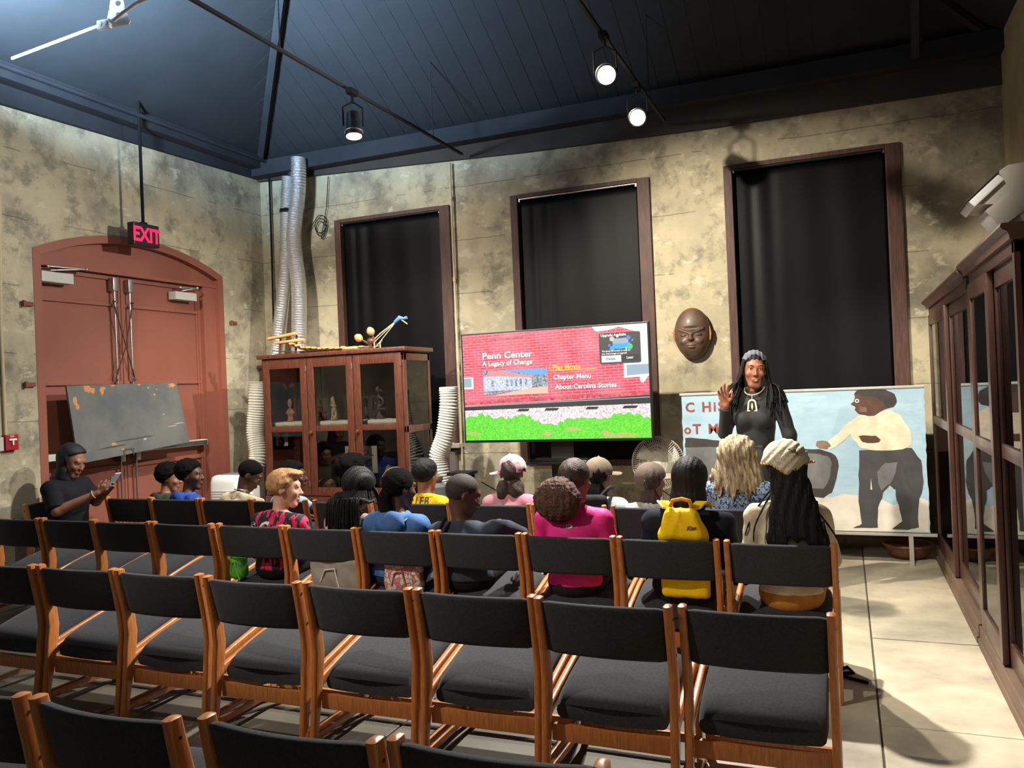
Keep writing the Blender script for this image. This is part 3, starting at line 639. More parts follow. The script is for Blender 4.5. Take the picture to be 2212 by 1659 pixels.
def sdf_mesh(f, lo, hi, h, name='m'):
    lo = np.asarray(lo, float)-3*h; hi = np.asarray(hi, float)+3*h; B = 6
    n = (np.ceil((hi-lo)/h).astype(int)//B+1)*B
    nb = n//B
    bi = np.stack(np.meshgrid(*[np.arange(k) for k in nb], indexing='ij'), -1).reshape(-1, 3)
    cd = f(lo+(bi*B+(B-1)/2)*h); act = np.abs(cd) < h*B*1.35+.012
    G = np.repeat(np.repeat(np.repeat(np.sign(cd).reshape(nb), B, 0), B, 1), B, 2).astype(np.float32)*.1
    loc = np.stack(np.meshgrid(*[np.arange(B)]*3, indexing='ij'), -1).reshape(-1, 3)
    ab = bi[act]
    for c in range(0, len(ab), 1500):
        idx = (ab[c:c+1500, None, :]*B+loc[None]).reshape(-1, 3)
        G[idx[:, 0], idx[:, 1], idx[:, 2]] = f(lo+idx*h)
    S = G < 0
    c8 = [S[i:n[0]-1+i, j:n[1]-1+j, k:n[2]-1+k] for i in (0, 1) for j in (0, 1) for k in (0, 1)]
    cnt = sum(c.astype(np.int8) for c in c8); cells = np.argwhere((cnt > 0) & (cnt < 8))
    vid = -np.ones(n, dtype=np.int64); vid[cells[:, 0], cells[:, 1], cells[:, 2]] = np.arange(len(cells))
    offs = np.array([(i, j, k) for i in (0, 1) for j in (0, 1) for k in (0, 1)])
    val = np.stack([G[cells[:, 0]+o[0], cells[:, 1]+o[1], cells[:, 2]+o[2]] for o in offs], 1)
    acc = np.zeros((len(cells), 3)); num = np.zeros(len(cells))
    for a in range(8):
        for b in range(a+1, 8):
            if abs(offs[a]-offs[b]).sum() != 1: continue
            va, vb = val[:, a], val[:, b]; m = (va < 0) != (vb < 0); t = np.where(m, va/np.where(m, va-vb, 1), 0)
            acc += m[:, None]*(offs[a]+t[:, None]*(offs[b]-offs[a])); num += m
    V = lo+(cells+acc/np.maximum(num, 1)[:, None])*h
    Q = []
    for ax in range(3):
        u, w = (ax+1) % 3, (ax+2) % 3
        sl0 = [slice(0, n[i]-1) for i in range(3)]; s1 = list(sl0); s1[ax] = slice(1, n[ax])
        A0 = S[tuple(sl0)]; A1 = S[tuple(s1)]
        for flip in (0, 1):
            e = np.argwhere((A0 & ~A1) if not flip else (~A0 & A1)); e = e[(e[:, u] > 0) & (e[:, w] > 0)]
            if not len(e): continue
            du = np.zeros(3, int); du[u] = 1; dw = np.zeros(3, int); dw[w] = 1
            q = [e-du-dw, e-dw, e, e-du]; q = np.stack([vid[x[:, 0], x[:, 1], x[:, 2]] for x in q], 1)
            Q.append(q if not flip else q[:, ::-1])
    Q = np.concatenate(Q); Q = Q[(Q >= 0).all(1)]
    me = bpy.data.meshes.new(name); me.vertices.add(len(V)); me.vertices.foreach_set('co', V.astype(np.float32).ravel())
    me.loops.add(len(Q)*4); me.loops.foreach_set('vertex_index', Q.astype(np.int32).ravel())
    me.polygons.add(len(Q)); me.polygons.foreach_set('loop_start', np.arange(0, len(Q)*4, 4, dtype=np.int32))
    me.update(calc_edges=True); me.validate(); return me
def blob(name, f, lo, hi, h, m, parent=None, label=None):
    o = put(name, sdf_mesh(f, lo, hi, h, name), m, parent, True)
    if label: o['label'] = label
    return o
def rotm(yaw=0, pitch=0, roll=0):
    """columns: right, forward, up. yaw + turns left; pitch + looks up; roll + tilts right ear down"""
    return np.array((Matrix.Rotation(yaw, 3, 'Z') @ Matrix.Rotation(pitch, 3, 'X') @ Matrix.Rotation(roll, 3, 'Y')))

# ================================================================ FIGURES IN THE CABINET
def fig(name, label, f, w, h, x, y, m, z=ZS, res=.006, cat='figurine'):
    S_ = .80 if cat == 'figurine' else 1.0
    def g(P): return f((P-np.array([x, y, z]))/S_)*S_
    o = blob(name, g, (x-w, y-w, z), (x+w, y+w, z+h), res, m)
    me = o.data; me.transform(Matrix.Translation((-x, -y, -z))); o.location = (x, y, z); return tag(o, label, cat, 'carved figures on the cabinet shelf')
mc = mat('mottled_pink_clay', (170, 128, 100), .8, ns=40, col2=(150, 84, 64)); mt = mat('speckled_pale_wood', (188, 176, 150), .8, ns=50, col2=(110, 90, 70)); mk = mat('polished_black_wood', (20, 20, 24), .2, coat=.5); md_ = mat('dark_grey_carving', (74, 68, 62), .5, ns=30, col2=(44, 40, 38))
def f1(P):
    d = cap(P, (0, 0, .0), (0, 0, .02), .045); d = smax(d, -P[:, 2], .002)
    for s in (-1, 1):
        d = smin(d, cap(P, (s*.022, 0, .01), (s*.026, 0, .09), .016, .02), .015)
        d = smin(d, cap(P, (s*.03, 0, .17), (s*.062, 0, .125), .014), .012); d = smin(d, cap(P, (s*.062, 0, .125), (s*.025, -.02, .11), .014), .012)
    d = smin(d, ell(P, (0, 0, .13), (.045, .035, .055)), .02); d = smin(d, cap(P, (0, 0, .18), (0, 0, .21), .015), .01)
    return smin(d, ell(P, (0, -.005, .26), (.034, .03, .065)), .008)
fig('carved_figurine', 'pinkish clay figurine with tall oval head and hands on belly', f1, .09, .34, -5.84, 7.56, mc)
def f2(P):
    d = smax(cap(P, (0, 0, 0), (0, 0, .012), .05), -P[:, 2], .002); d = smin(d, cap(P, (.01, 0, .01), (-.015, 0, .10), .022, .02), .02)
    d = smin(d, cap(P, (-.015, 0, .10), (.005, 0, .19), .02, .026), .02); d = smin(d, cap(P, (.0, 0, .2), (-.04, -.02, .19), .01), .01); d = smin(d, cap(P, (.02, 0, .2), (.045, -.01, .14), .01), .01)
    return smin(d, ell(P, (-.002, 0, .255), (.022, .022, .034)), .01)
fig('carved_figurine', 'slim glossy black figurine standing beside the pale speckled one', f2, .08, .30, -5.42, 7.55, mk)
def f3(P):
    d = smax(cap(P, (0, 0, 0), (0, 0, .01), .055), -P[:, 2], .002)
    for s in (-1, 1): d = smin(d, cap(P, (s*.02, 0, .01), (s*.03, 0, .10), .018, .022), .015)
    d = smin(d, ell(P, (0, 0, .14), (.042, .035, .04)), .015); d = smin(d, ell(P, (-.01, 0, .205), (.05, .034, .026), rotm(0, 0, .3)), .01)
    d = smin(d, cap(P, (-.01, 0, .24), (-.015, 0, .30), .036, .028), .01); return smin(d, cap(P, (-.015, 0, .30), (-.01, 0, .33), .02, .006), .01)+.003*wav(P, 120)
fig('carved_figurine', 'pale speckled wooden figurine with a tall knotted headdress', f3, .09, .35, -5.25, 7.56, mt)
fig('carved_figurine', 'small reddish-brown figurine half hidden behind the first door post', lambda P: smin(cap(P, (0, 0, 0), (0, 0, .17), .035, .03), ell(P, (0, 0, .22), (.02, .02, .03)), .02), .06, .26, -5.53, 7.60, mat('reddish_brown_carving', (110, 74, 58), .7))
def f4(P):
    d = smax(cap(P, (0, 0, 0), (0, 0, .01), .055), -P[:, 2], .002)
    for s in (-1, 1): d = smin(d, cap(P, (s*.022, 0, .01), (s*.022, 0, .08), .014), .005); d = smin(d, cap(P, (s*.045, 0, .27), (s*.055, -.02, .17), .012), .01)
    d = smin(d, cap(P, (0, 0, .09), (0, 0, .25), .05, .036), .01); d = smin(d, cap(P, (0, 0, .27), (0, 0, .31), .014), .01); return smin(d, ell(P, (0, 0, .35), (.028, .03, .042)), .008)
fig('carved_figurine', 'dark robed standing figurine with short legs, left of the openwork carving', f4, .09, .40, -4.86, 7.58, md_)
def f5(P):
    d = smax(cap(P, (0, 0, 0), (0, 0, .06), .085, .03), -P[:, 2], .002); d = smin(d, cap(P, (0, 0, .05), (0, 0, .12), .02), .01)
    d = np.minimum(d, rbox(P, (0, 0, .135), (.09, .04, .014), .006)); q = P-np.array([0, 0, .235])
    rr = np.sqrt((np.sqrt(q[:, 0]**2+q[:, 2]**2)-.062)**2+q[:, 1]**2)-.018; d = smin(d, rr, .01)
    d = smin(d, cap(P, (-.09, 0, .15), (-.085, 0, .28), .010), .01); d = smin(d, cap(P, (-.02, 0, .15), (.015, 0, .24), .022, .016), .015); d = smin(d, cap(P, (0, 0, .30), (0, 0, .34), .014), .01)
    return smin(smin(d, ell(P, (-.01, 0, .40), (.038, .036, .05)), .01), cap(P, (.02, 0, .40), (.05, 0, .38), .014), .015)
fig('openwork_carving', 'dark openwork carving with a crowned head above a ring on a flared foot', f5, .13, .47, -4.67, 7.56, md_)
# patterned gourd and second round object on the lower floor of the cabinet
def gour(P): return smin(ell(P, (0, 0, .10), (.12, .11, .10)), cap(P, (.05, 0, .12), (.15, 0, .05), .04, .02), .04)
fig('patterned_gourd', 'brown and cream patterned gourd lying at the bottom of the display cabinet', gour, .20, .22, -5.37, 7.52, mat('patterned_gourd_skin', (196, 166, 120), .6, ns=26, col2=(96, 58, 36), nf=.5), z=.535, res=.012, cat='gourd')
fig('wooden_drum', 'tan round drum at the lower right inside the display cabinet', lambda P: smax(ell(P, (0, 0, .14), (.09, .09, .20)), -P[:, 2], .004), .12, .36, -4.62, 7.60, mat('tan_drum_hide', (150, 128, 90), .7), z=.535, res=.012, cat='drum')
# sign on the cabinet's lower level
t = thing('paper_sign', 'pale paper sign with bold black capitals inside the lower cabinet', 'sign', (-4.83, 7.42, .87))
mb = MB(); mb.box(-5.03, -4.63, 7.418, 7.422, .80, 1.09); mb.build('paper', mat('aged_paper', (176, 168, 146), .8), t)
mb = MB()
for s, x, z, sz in (('MUSICAL', -4.995, .985, .092), ('NOTES', -4.95, .875, .092)):
    q = text_mb(s, sz, 'LEFT', .86, 1, .003, res=2); mb.add([(x+a, 7.4165, z+b) for a, b, c in q.v], q.f)
mb.build('lettering', mat('sign_ink', (36, 30, 28), .8), t)
# small picture card hanging in the left bay
t = thing('picture_card', 'small pale card with a dark vase shape behind the left lower pane', 'card', (-5.88, 7.44, 1.17))
mb = MB(); mb.box(-5.96, -5.80, 7.44, 7.445, 1.10, 1.25); mb.build('card', mat('card_paper', (190, 182, 160), .8), t)
mb = MB(); mb.lathe((-5.88, 7.43, 1.10), [(.02, 0), (.04, .03), (.035, .07), (.012, .10), (.02, .14)], 12); mb.build('vase_shape', M_BLKM, t, True)

# ================================================================ INSTRUMENTS ON TOP OF THE CABINET
M_SLAT = mat('light_carved_wood', (206, 164, 100), .6, ns=12, col2=(184, 136, 78), stretch=(1, 6, 6))
t = thing('wooden_xylophone', 'string of pale wooden slats lying along the display cabinet top', 'instrument', (-5.2, 7.45, CZT))
mb = MB()
n = 14
for i in range(n):
    u = i/(n-1); x = -5.62+u*.94; L = .20-.08*u; z = CZT+.025+.06*math.exp(-u*7)
    mb = MB(); loft(mb, [[(x+px-.01*k, 7.42+yy, z+pz+.004*math.sin(i*2.3)+(.03*(1-u) if k < 0 else 0)) for px, pz in rrect(.058, .022, .009, 2)] for k, yy in ((-1, -L/2), (0, 0), (1, L/2))]); mb.build('slat', M_SLAT, t, True)
mb = MB(); mb.tube([(-5.9, 7.36, CZT+.05)]+[(-5.6+.1*i, 7.36, CZT+.022) for i in range(11)], .006); mb.tube([(-5.9, 7.50, CZT+.05)]+[(-5.6+.1*i, 7.50, CZT+.022) for i in range(11)], .006); mb.build('binding_cord', mat('brown_cord', (70, 50, 34), .8), t)
for i, (x, y, z, a) in enumerate(((-5.80, 7.42, .21, .10), (-5.74, 7.46, .15, .04))):
    mb = MB(); loft(mb, [[(x+k*.20, y+py, CZT+z+k*a*.2+pz) for py, pz in rrect(.05*w, .038*w, .016*w, 3)] for k, w in ((-1, .8), (-.9, 1), (0, .9), (.9, 1), (1, .8))]); tag(mb.build('wooden_bar', M_SLAT, None, True), '%s pale wooden bar propped before the foil ducts on the cabinet' % ('upper' if i == 0 else 'lower'), 'instrument bar', 'wooden bars on the cabinet')
for i, x in enumerate((-5.88, -5.66)):
    mb = MB(); mb.tube([(x, 7.46, CZT), (x+.02, 7.47, CZT+.23)], .012); mb.tube([(x-.03, 7.42, CZT+.005), (x+.05, 7.5, CZT+.005)], .01)
    tag(mb.build('bar_support', M_WDARK, None, True), 'dark %s stick holding up the pale wooden bars on the cabinet' % ('left' if i == 0 else 'right'), 'support', 'sticks under the bars')
# maracas / gourd rattles
def rattle(x, y, z, dx, dy, dz, label):
    t = thing('gourd_rattle', label, 'rattle', (x, y, z), 'rattles on the display cabinet')
    d = Vector((dx, dy, dz)).normalized(); a = Vector((x, y, z))
    mb = MB(); pts = [a+d*(.10*k/8-.05) for k in range(9)]; mb.tube(pts, 0, 12, rf=lambda i: .004+.040*math.sin(PI*(i+.3)/8.6)**.7); mb.build('gourd_body', mat('tan_gourd', (176, 138, 92), .6), t, True)
    mb = MB(); mb.cyl(a+d*.03, a+d*.17, .009, .012); mb.build('handle', mat('dark_handle', (70, 46, 30), .6), t, True)
rattle(-4.80, 7.42, CZT+.13, .8, .1, -.5, 'tan gourd rattle, lower left of the pair on the display cabinet')
rattle(-4.66, 7.44, CZT+.19, .35, .2, -1, 'tan gourd rattle, upper right of the pair on the display cabinet')
def flu(P): return smin(ell(P, (0, 0, .02), (.13, .04, .022)), cap(P, (.08, 0, .015), (.19, 0, .015), .014), .02)
fig('wooden_spoon', 'pale carved wooden spoon lying beside the xylophone on the cabinet', flu, .21, .06, -4.88, 7.38, M_SLAT, z=CZT, res=.008, cat='spoon')
t = thing('string_harp', 'small stick harp with blue cloth tip leaning up over the cabinet top', 'instrument', (-4.62, 7.45, CZT))
mb = MB(); 
mb.build('x', M_SLAT, t) if False else None
mb = MB(); mb.tube([(-4.70, 7.45, CZT+.05), (-4.55, 7.45, CZT+.16), (-4.33, 7.45, CZT+.29)], .008); mb.build('neck', mat('twisted_pale_cord', (170, 150, 120), .7), t, True)
for k in (0, 1): mb = MB(); mb.tube([(-4.66+.06*k, 7.43, CZT+.04-.02*k), (-4.34, 7.45, CZT+.285)], .004); mb.build('string', mat('pale_string', (200, 185, 155), .7), t)
mb = MB(); mb.tube([(-4.98, 7.42, CZT+.012), (-4.7, 7.42, CZT+.012), (-4.56, 7.43, CZT+.03), (-4.52, 7.44, CZT+.09)], .005); mb.build('wire_arm', M_STEEL, t, True)
mb = MB(); mb.sphere((-4.66, 7.45, CZT+.085), .055, 14, 9, (1, .9, .8)); mb.build('sound_bowl', M_WDARK, t, True)
mb = MB(); mb.tube([(-4.36, 7.45, CZT+.27), (-4.30, 7.44, CZT+.31), (-4.25, 7.45, CZT+.30)], [.022, .028, .01]); mb.tube([(-4.25, 7.45, CZT+.30), (-4.22, 7.45, CZT+.31)], .018); mb.build('cloth_wrap', mat('blue_cloth', (70, 110, 180), .8), t, True)
mb = MB(); mb.tube([(-4.28, 7.44, CZT+.29), (-4.21, 7.44, CZT+.24)], .006); mb.build('tip_stick', M_SLAT, t)
for i, x in enumerate((-4.60, -4.53)): mb = MB(); mb.tube([(x, 7.41, CZT), (x-.01, 7.42, CZT+.07)], .007); mb.build('foot_peg', M_SLAT, t)

# ================================================================ DUCTS, HOSES, AIR CONDITIONERS
def duct(pts, r, label, name, m, ridge, amp, grp, seg=20, extra=None):
    P = [Vector(p) for p in pts]
    # resample with catmull-rom
    out = []
    for i in range(len(P)-1):
        p0, p1, p2, p3 = P[max(i-1, 0)], P[i], P[i+1], P[min(i+2, len(P)-1)]
        n = max(2, int((p2-p1).length/ridge*4))
        for k in range(n):
            t = k/n; out.append(.5*((2*p1)+(-p0+p2)*t+(2*p0-5*p1+4*p2-p3)*t*t+(-p0+3*p1-3*p2+p3)*t**3))
    out.append(P[-1]); t = thing(name, label, 'duct', tuple(P[-1]), grp)
    mb = MB(); mb.tube(out, r, seg, rf=lambda i: r+amp*math.cos(i*PI/2)); mb.build('flexible_sleeve', m, t, True)
    if extra: extra(t, P)
    return t
def band(t, P):
    mb = MB(); mb.cyl(P[1]-Vector((0, 0, .02)), P[1]+Vector((0, 0, .02)), .085, seg=20); mb.build('clamp_band', M_BLKM, t, True)
duct([(-6.24, 8.22, 4.36), (-6.30, 8.24, 3.95), (-6.33, 8.2, 3.2), (-6.42, 8.15, 2.5), (-6.50, 8.1, 1.9), (-6.50, 8.0, 1.4)], .075, 'left silver foil flexible duct rising to the ceiling corner', 'foil_duct', M_ALU, .03, .005, 'foil ducts in the corner', extra=band)
duct([(-6.06, 8.2, 4.56), (-6.09, 8.2, 4.12), (-6.18, 8.2, 3.6), (-6.12, 8.18, 3.0), (-6.10, 8.12, 2.4), (-6.12, 8.1, 1.9)], .09, 'right silver foil flexible duct rising to the ceiling corner', 'foil_duct', M_ALU, .03, .005, 'foil ducts in the corner', extra=band)
M_HOSE = mat('white_hose_plastic', (222, 220, 210), .5)
def collar(t, P):
    mb = MB(); mb.lathe(tuple(P[0]-Vector((0, 0, .03))), [(.098, 0), (.102, .01), (.102, .05), (.09, .055)], 24); mb.build('end_collar', M_WHITE, t, True)
duct([(-6.33, 7.62, 1.84), (-6.36, 7.62, 1.55), (-6.40, 7.62, 1.25), (-6.36, 7.6, .98), (-6.40, 7.55, .74)], .098, 'white ribbed exhaust hose between the red door and the cabinet', 'exhaust_hose', M_HOSE, .028, .008, 'white exhaust hoses')
duct([(-3.90, 7.72, 1.66), (-3.91, 7.72, 1.45), (-3.97, 7.72, 1.15), (-4.06, 7.72, .92), (-4.02, 7.72, .62)], .098, 'white ribbed exhaust hose with collar between cabinet and television', 'exhaust_hose', M_HOSE, .028, .008, 'white exhaust hoses', extra=collar)
def ac(x, y, w, d, h, label, rz=0):
    t = thing('portable_air_conditioner', label, 'air conditioner', (x, y, 0), 'portable air conditioners')
    mb = MB(); rings = []
    for z, k in ((.03, .96), (.06, 1), (h*.5, 1), (h-.08, 1), (h-.02, .93), (h, .80)): rings.append([(x+px, y+py, z) for px, py in rrect(w*k, d*k, .09*k, 5)])
    loft(mb, rings); mb.build('housing', M_WHITE, t, True)
    mb = MB()
    for k in range(9): mb.bbox(x-w*.36, x+w*.36, y-d/2-.006, y-d/2+.01, h*.5+.028*k, h*.5+.028*k+.014, .003)
    mb.build('louvre', mat('light_grey_plastic', (200, 200, 196), .5), t)
    mb = MB(); mb.bbox(x-w*.3, x+w*.3, y-d*.2, y+d*.25, h-.005, h+.008, .004); mb.build('control_panel', mat('mid_grey_plastic', (120, 122, 126), .4), t)
    for sx in (-1, 1):
        for sy in (-1, 1): mb = MB(); mb.cyl((x+sx*w*.36-.012, y+sy*d*.34, .025), (x+sx*w*.36+.012, y+sy*d*.34, .025), .025); mb.build('caster', M_BLK, t, True)
ac(-6.42, 7.28, .46, .40, .80, 'white portable air conditioner beside the red door under the left hose')
ac(-3.98, 7.92, .38, .34, .62, 'white portable air conditioner behind the boy in the yellow jersey')
mb = MB(); mb.cyl((-6.31, 8.38, .5), (-6.31, 8.38, 4.55), .045, seg=12); tag(mb.build('dark_pipe', mat('dark_iron_pipe', (48, 42, 38), .6), None, True), 'dark iron pipe standing between the two foil ducts', 'pipe')
mb = MB(); mb.tube([(-6.70, 8.44, 4.5), (-6.71, 8.44, 3.5), (-6.72, 8.42, 2.0), (-6.74, 8.4, .6)], .012); tag(mb.build('corner_cable', M_BLKM, None), 'black cable running down the corner left of the foil ducts', 'cable')
mb = MB(); mb.bbox(-6.86, -6.76, 8.30, 8.45, .0, 2.02, .004); mb.bbox(-6.88, -6.73, 8.27, 8.47, 2.02, 2.06, .006); tag(mb.build('wooden_post', M_WDARK, None), 'short dark timber post in the left corner behind the white hose', 'post')
mb = MB(); mb.cyl((-4.13, 8.44, .78), (-4.13, 8.44, 4.28), .014, seg=10); mb.cyl((-4.13, 8.44, 2.9), (-4.13, 8.44, 2.95), .02); mb.cyl((-4.13, 8.44, 3.85), (-4.13, 8.44, 3.9), .02)
tag(mb.build('electrical_conduit', mat('cream_painted_conduit', (190, 176, 142), .5), None, True), 'thin cream conduit running up the wall left of the television', 'conduit')
mb = MB(); mb.bbox(-4.40, -4.20, 8.40, 8.49, .62, .95, .008); tag(mb.build('junction_box', mat('dull_grey_metal', (120, 110, 104), .5), None), 'grey metal box on the wall behind the right white hose', 'box')
mb = MB(); pts = []
for k in range(60):
    a = k/60*2*PI*2.6; pts.append((-5.98+.1*math.sin(a)*(.6+.4*k/60)+.02, 8.46, 3.86-.10*math.cos(a)-.16+.10*(k/60)))
mb.tube([(-5.82, 8.46, 4.36), (-5.86, 8.46, 4.0)]+pts+[(-6.16, 8.46, 3.7)], .005, 6); tag(mb.build('cable_loop', M_BLKM, None), 'coil of thin black wire hanging on the wall right of the ducts', 'cable')
# ================================================================ FAN, MASK, PAINTING
def fan():
    x, y, z, R = -1.70, 7.78, .86, .255
    t = thing('pedestal_fan', 'white pedestal fan with round wire grille beside the television', 'fan', (x, y, 0)); gw = mat('ivory_fan_plastic', (214, 208, 192), .45)
    for side, name in ((-1, 'front_grille'), (1, 'rear_grille')):
        mb = MB()
        for k in range(72):
            a = 2*PI*k/72; mb.tube([(x+r*math.cos(a), y+side*d, z+r*math.sin(a)) for r, d in ((.06, .075), (.14, .07), (.21, .05), (R, .0))], .0026, 4, False)
        for r, d in ((.10, .073), (.17, .062), (R, 0)): mb.tube([(x+r*math.cos(2*PI*k/40), y+side*d, z+r*math.sin(2*PI*k/40)) for k in range(41)], .003 if r < R else .008, 6, False)
        g = mb.build(name, gw, t)
        if side < 0: mb = MB(); mb.lathe((x, y-.065, z), [(.002, -.02), (.045, -.016), (.062, 0), (.055, .01)], 24, 'y'); mb.build('grille_badge', gw, g, True)
    for b in range(3):
        mb = MB(); vs = []; N = 8
        for i in range(N+1):
            r = .03+.19*i/N
            for j in range(7):
                a = 2*PI*b/3+(-.15+.95*j/6)*(1-.25*i/N)+.25*i/N; vs.append((x+r*math.cos(a), y-.02+.045*(j/6), z+r*math.sin(a)))
        mb.add(vs, [(i*7+j, i*7+j+1, (i+1)*7+j+1, (i+1)*7+j) for i in range(N) for j in range(6)]); o = mb.build('blade', mat('grey_fan_blade', (206, 206, 200), .35), t, True); s = o.modifiers.new('s', 'SOLIDIFY'); s.thickness = .003
    mb = MB(); mb.lathe((x, y+.06, z), [(.03, -.1), (.04, -.05), (.075, .02), (.08, .09), (.05, .13)], 20, 'y'); mb.build('motor_housing', gw, t, True)
    mb = MB(); mb.cyl((x, y+.1, .03), (x, y+.1, z-.03), .014); mb.build('pole', gw, t, True)
    mb = MB(); mb.lathe((x, y+.1, 0), [(.20, 0), (.20, .02), (.06, .035), (.03, .06)], 28); mb.build('base', gw, t, True)
fan()
def mask():
    x, y, z = -1.43, 8.44, 2.13
    t = thing('carved_wooden_mask', 'oval brown carved face mask hanging on the wall left of the right window', 'mask', (x, y, z))
    def f(P):
        q = P-np.array([x, y, z]); q = q*np.array([1, 1, 1]); d = ell(q, (0, 0, 0), (.185, .11, .262)); d = smax(d, q[:, 1]-.03, .01)
        fz = ell(q, (0, -.03, -.07), (.15, .09, .145)); d = smin(d, fz, .02)
        d = smax(d, -ell(q, (0, -.115, .045), (.15, .02, .02)), .012)
        for s in (-1, 1):
            d = smin(d, cap(q, (s*.02, -.115, -.005), (s*.12, -.085, .04), .014), .012)
            d = smax(d, -ell(q, (s*.07, -.125, -.015), (.045, .02, .016)), .006); d = smin(d, ell(q, (s*.07, -.105, -.018), (.038, .016, .012)), .003)
            d = smax(d, -cap(q, (s*.052, -.125, -.018), (s*.09, -.115, -.014), .004), .002)
            d = smin(d, ell(q, (s*.075, -.09, -.085), (.04, .03, .03)), .02)
        d = smin(d, cap(q, (0, -.115, .0), (0, -.135, -.06), .014, .02), .012); d = smin(d, ell(q, (0, -.128, -.065), (.034, .016, .014)), .01)
        d = smin(d, ell(q, (0, -.105, -.122), (.05, .02, .012)), .006); d = smin(d, ell(q, (0, -.102, -.145), (.042, .02, .012)), .006)
        return d
    blob('mask_face', f, (x-.2, y-.16, z-.28), (x+.2, y+.04, z+.28), .0055, mat('brown_mask_wood', (104, 80, 64), .5, ns=6, col2=(74, 54, 42), coat=.1), t)
    for s in (-1, 1):
        mb = MB(); mb.tube([(x+s*.178, y-.02, z+.06), (x+s*.186, y-.025, z-.01), (x+s*.178, y-.02, z-.08)], [.008, .014, .008], 10); mb.build('ear', mat('orange_mask_paint', (170, 110, 78), .6), t, True)
mask()
def painting():
    x0, x1, z0, z1, y = -1.42, .635, .265, 1.53, 7.60
    t = thing('painted_board', 'large folk painting of a figure in white shirt on pale blue, standing on metal legs', 'painting', ((x0+x1)/2, y, 0))
    def nz(n, a, b, s, nf=.5, st=(1, 1, 1)): return mat(n, a, .75, ns=s, col2=b, nf=nf, stretch=st)
    M = [nz('paint_sky_blue', (146, 178, 198), (164, 194, 210), 3, .5, (1, 1, 3)), nz('paint_offwhite', (220, 214, 202), (194, 188, 178), 4), nz('paint_white_shirt', (226, 216, 194), (206, 192, 166), 12), nz('paint_charcoal', (70, 70, 72), (58, 58, 60), 6),
         nz('paint_dark_brown_skin', (74, 50, 42), (92, 62, 50), 9), nz('paint_grey', (112, 114, 116), (92, 92, 94), 5), nz('paint_red_brown', (150, 74, 60), (120, 60, 50), 9), nz('paint_black_edge', (48, 44, 44), (60, 56, 54), 9), nz('paint_eye', (200, 204, 206), (190, 190, 190), 3), nz('paint_pale_sky', (170, 198, 214), (148, 180, 198), 5, .5, (1, 1, 3)), nz('paint_hand', (134, 108, 94), (112, 84, 70), 9)]
    mb = MB(); rd = random.Random(5)
    # board with slightly ragged edges
    e = []
    for k in range(31): e.append((x0+rd.uniform(0, .008), z1-.02-(z1-z0-.04)*k/30))
    for k in range(31): e.append((x1-.02+.02*0-.0*k+rd.uniform(-.010, 0)-.0+.012*(k/30)*0, z0+.02+(z1-z0-.04)*k/30))
    mb.prism(e, 'y', y-.012, y+.006)
    def P(px, py):  # photo-board coordinates measured on the board: u 0..1 from left, v 0..1 from bottom
        return (x0+(x1-x0)*px, y, z0+(z1-z0)*py)
    def q(m, pts, d, wob=.0):
        mb.m = m; out = []
        for i in range(len(pts)):
            a, b = pts[i], pts[(i+1) % len(pts)]
            n = 3 if wob else 1
            for k in range(n): out.append((a[0]+(b[0]-a[0])*k/n+rd.uniform(-wob, wob), a[1]+(b[1]-a[1])*k/n+rd.uniform(-wob, wob)))
        mb.poly([(lambda v: (v[0], y-.012-d, v[2]))(P(*p)) for p in out])
    # background strips
    q(1, [(.012, .02), (.985, .02), (.985, .23), (.93, .26), (.90, .22), (.86, .20), (.80, .24), (.72, .26), (.66, .27), (.62, .24), (.55, .28), (.4, .28), (.012, .28)], .0006, .004)
    q(9, [(.35, .75), (.62, .86), (.62, .95), (.35, .93)], .0004, .01); q(9, [(.84, .55), (.97, .6), (.97, .9), (.85, .9)], .0004, .01)
    q(5, [(.012, .12), (.17, .12), (.17, .64), (.09, .665), (.012, .67)], .001, .004); q(7, [(.012, .60), (.17, .60), (.16, .645), (.08, .665), (.012, .67)], .0012, .003); q(9, [(.03, .42), (.12, .42), (.13, .60), (.03, .59)], .0014, .004) if False else q(5, [(.03, .42), (.12, .42), (.13, .58), (.03, .58)], .0014, .004)
    # barrel / drum shape the figure touches
    q(7, [(.40, .30), (.47, .27), (.585, .24), (.62, .28), (.645, .38), (.655, .50), (.63, .55), (.58, .575), (.50, .585), (.40, .58)], .001, .004)
    q(5, [(.42, .34), (.50, .31), (.585, .30), (.61, .36), (.63, .48), (.615, .53), (.56, .55), (.42, .56)], .0014, .004)
    # trousers
    q(3, [(.735, .565), (.935, .58), (.965, .50), (.975, .36), (.955, .24), (.945, .05), (.905, .035), (.845, .035), (.885, .09), (.875, .20), (.865, .30), (.845, .33), (.82, .28), (.80, .18), (.795, .04), (.70, .035), (.735, .07), (.725, .22), (.73, .40)], .0018, .003)
    q(5, [(.81, .30), (.80, .42), (.83, .48), (.88, .49), (.87, .40), (.85, .34)], .0021, .004); q(2, [(.772, .30), (.776, .38), (.779, .30)], .0022)
    # shirt and arm
    q(2, [(.735, .80), (.76, .81), (.80, .82), (.855, .84), (.90, .80), (.93, .70), (.935, .60), (.90, .57), (.80, .565), (.745, .585), (.715, .64), (.705, .68), (.645, .595), (.62, .575), (.605, .605), (.62, .635), (.66, .69), (.69, .75)], .0024, .003)
    q(10, [(.575, .585), (.61, .58), (.625, .60), (.615, .63), (.595, .64), (.57, .63), (.565, .605)], .0028, .002); q(4, [(.735, .665), (.755, .67), (.80, .665), (.82, .635), (.81, .62), (.765, .615), (.745, .63)], .0028, .002)
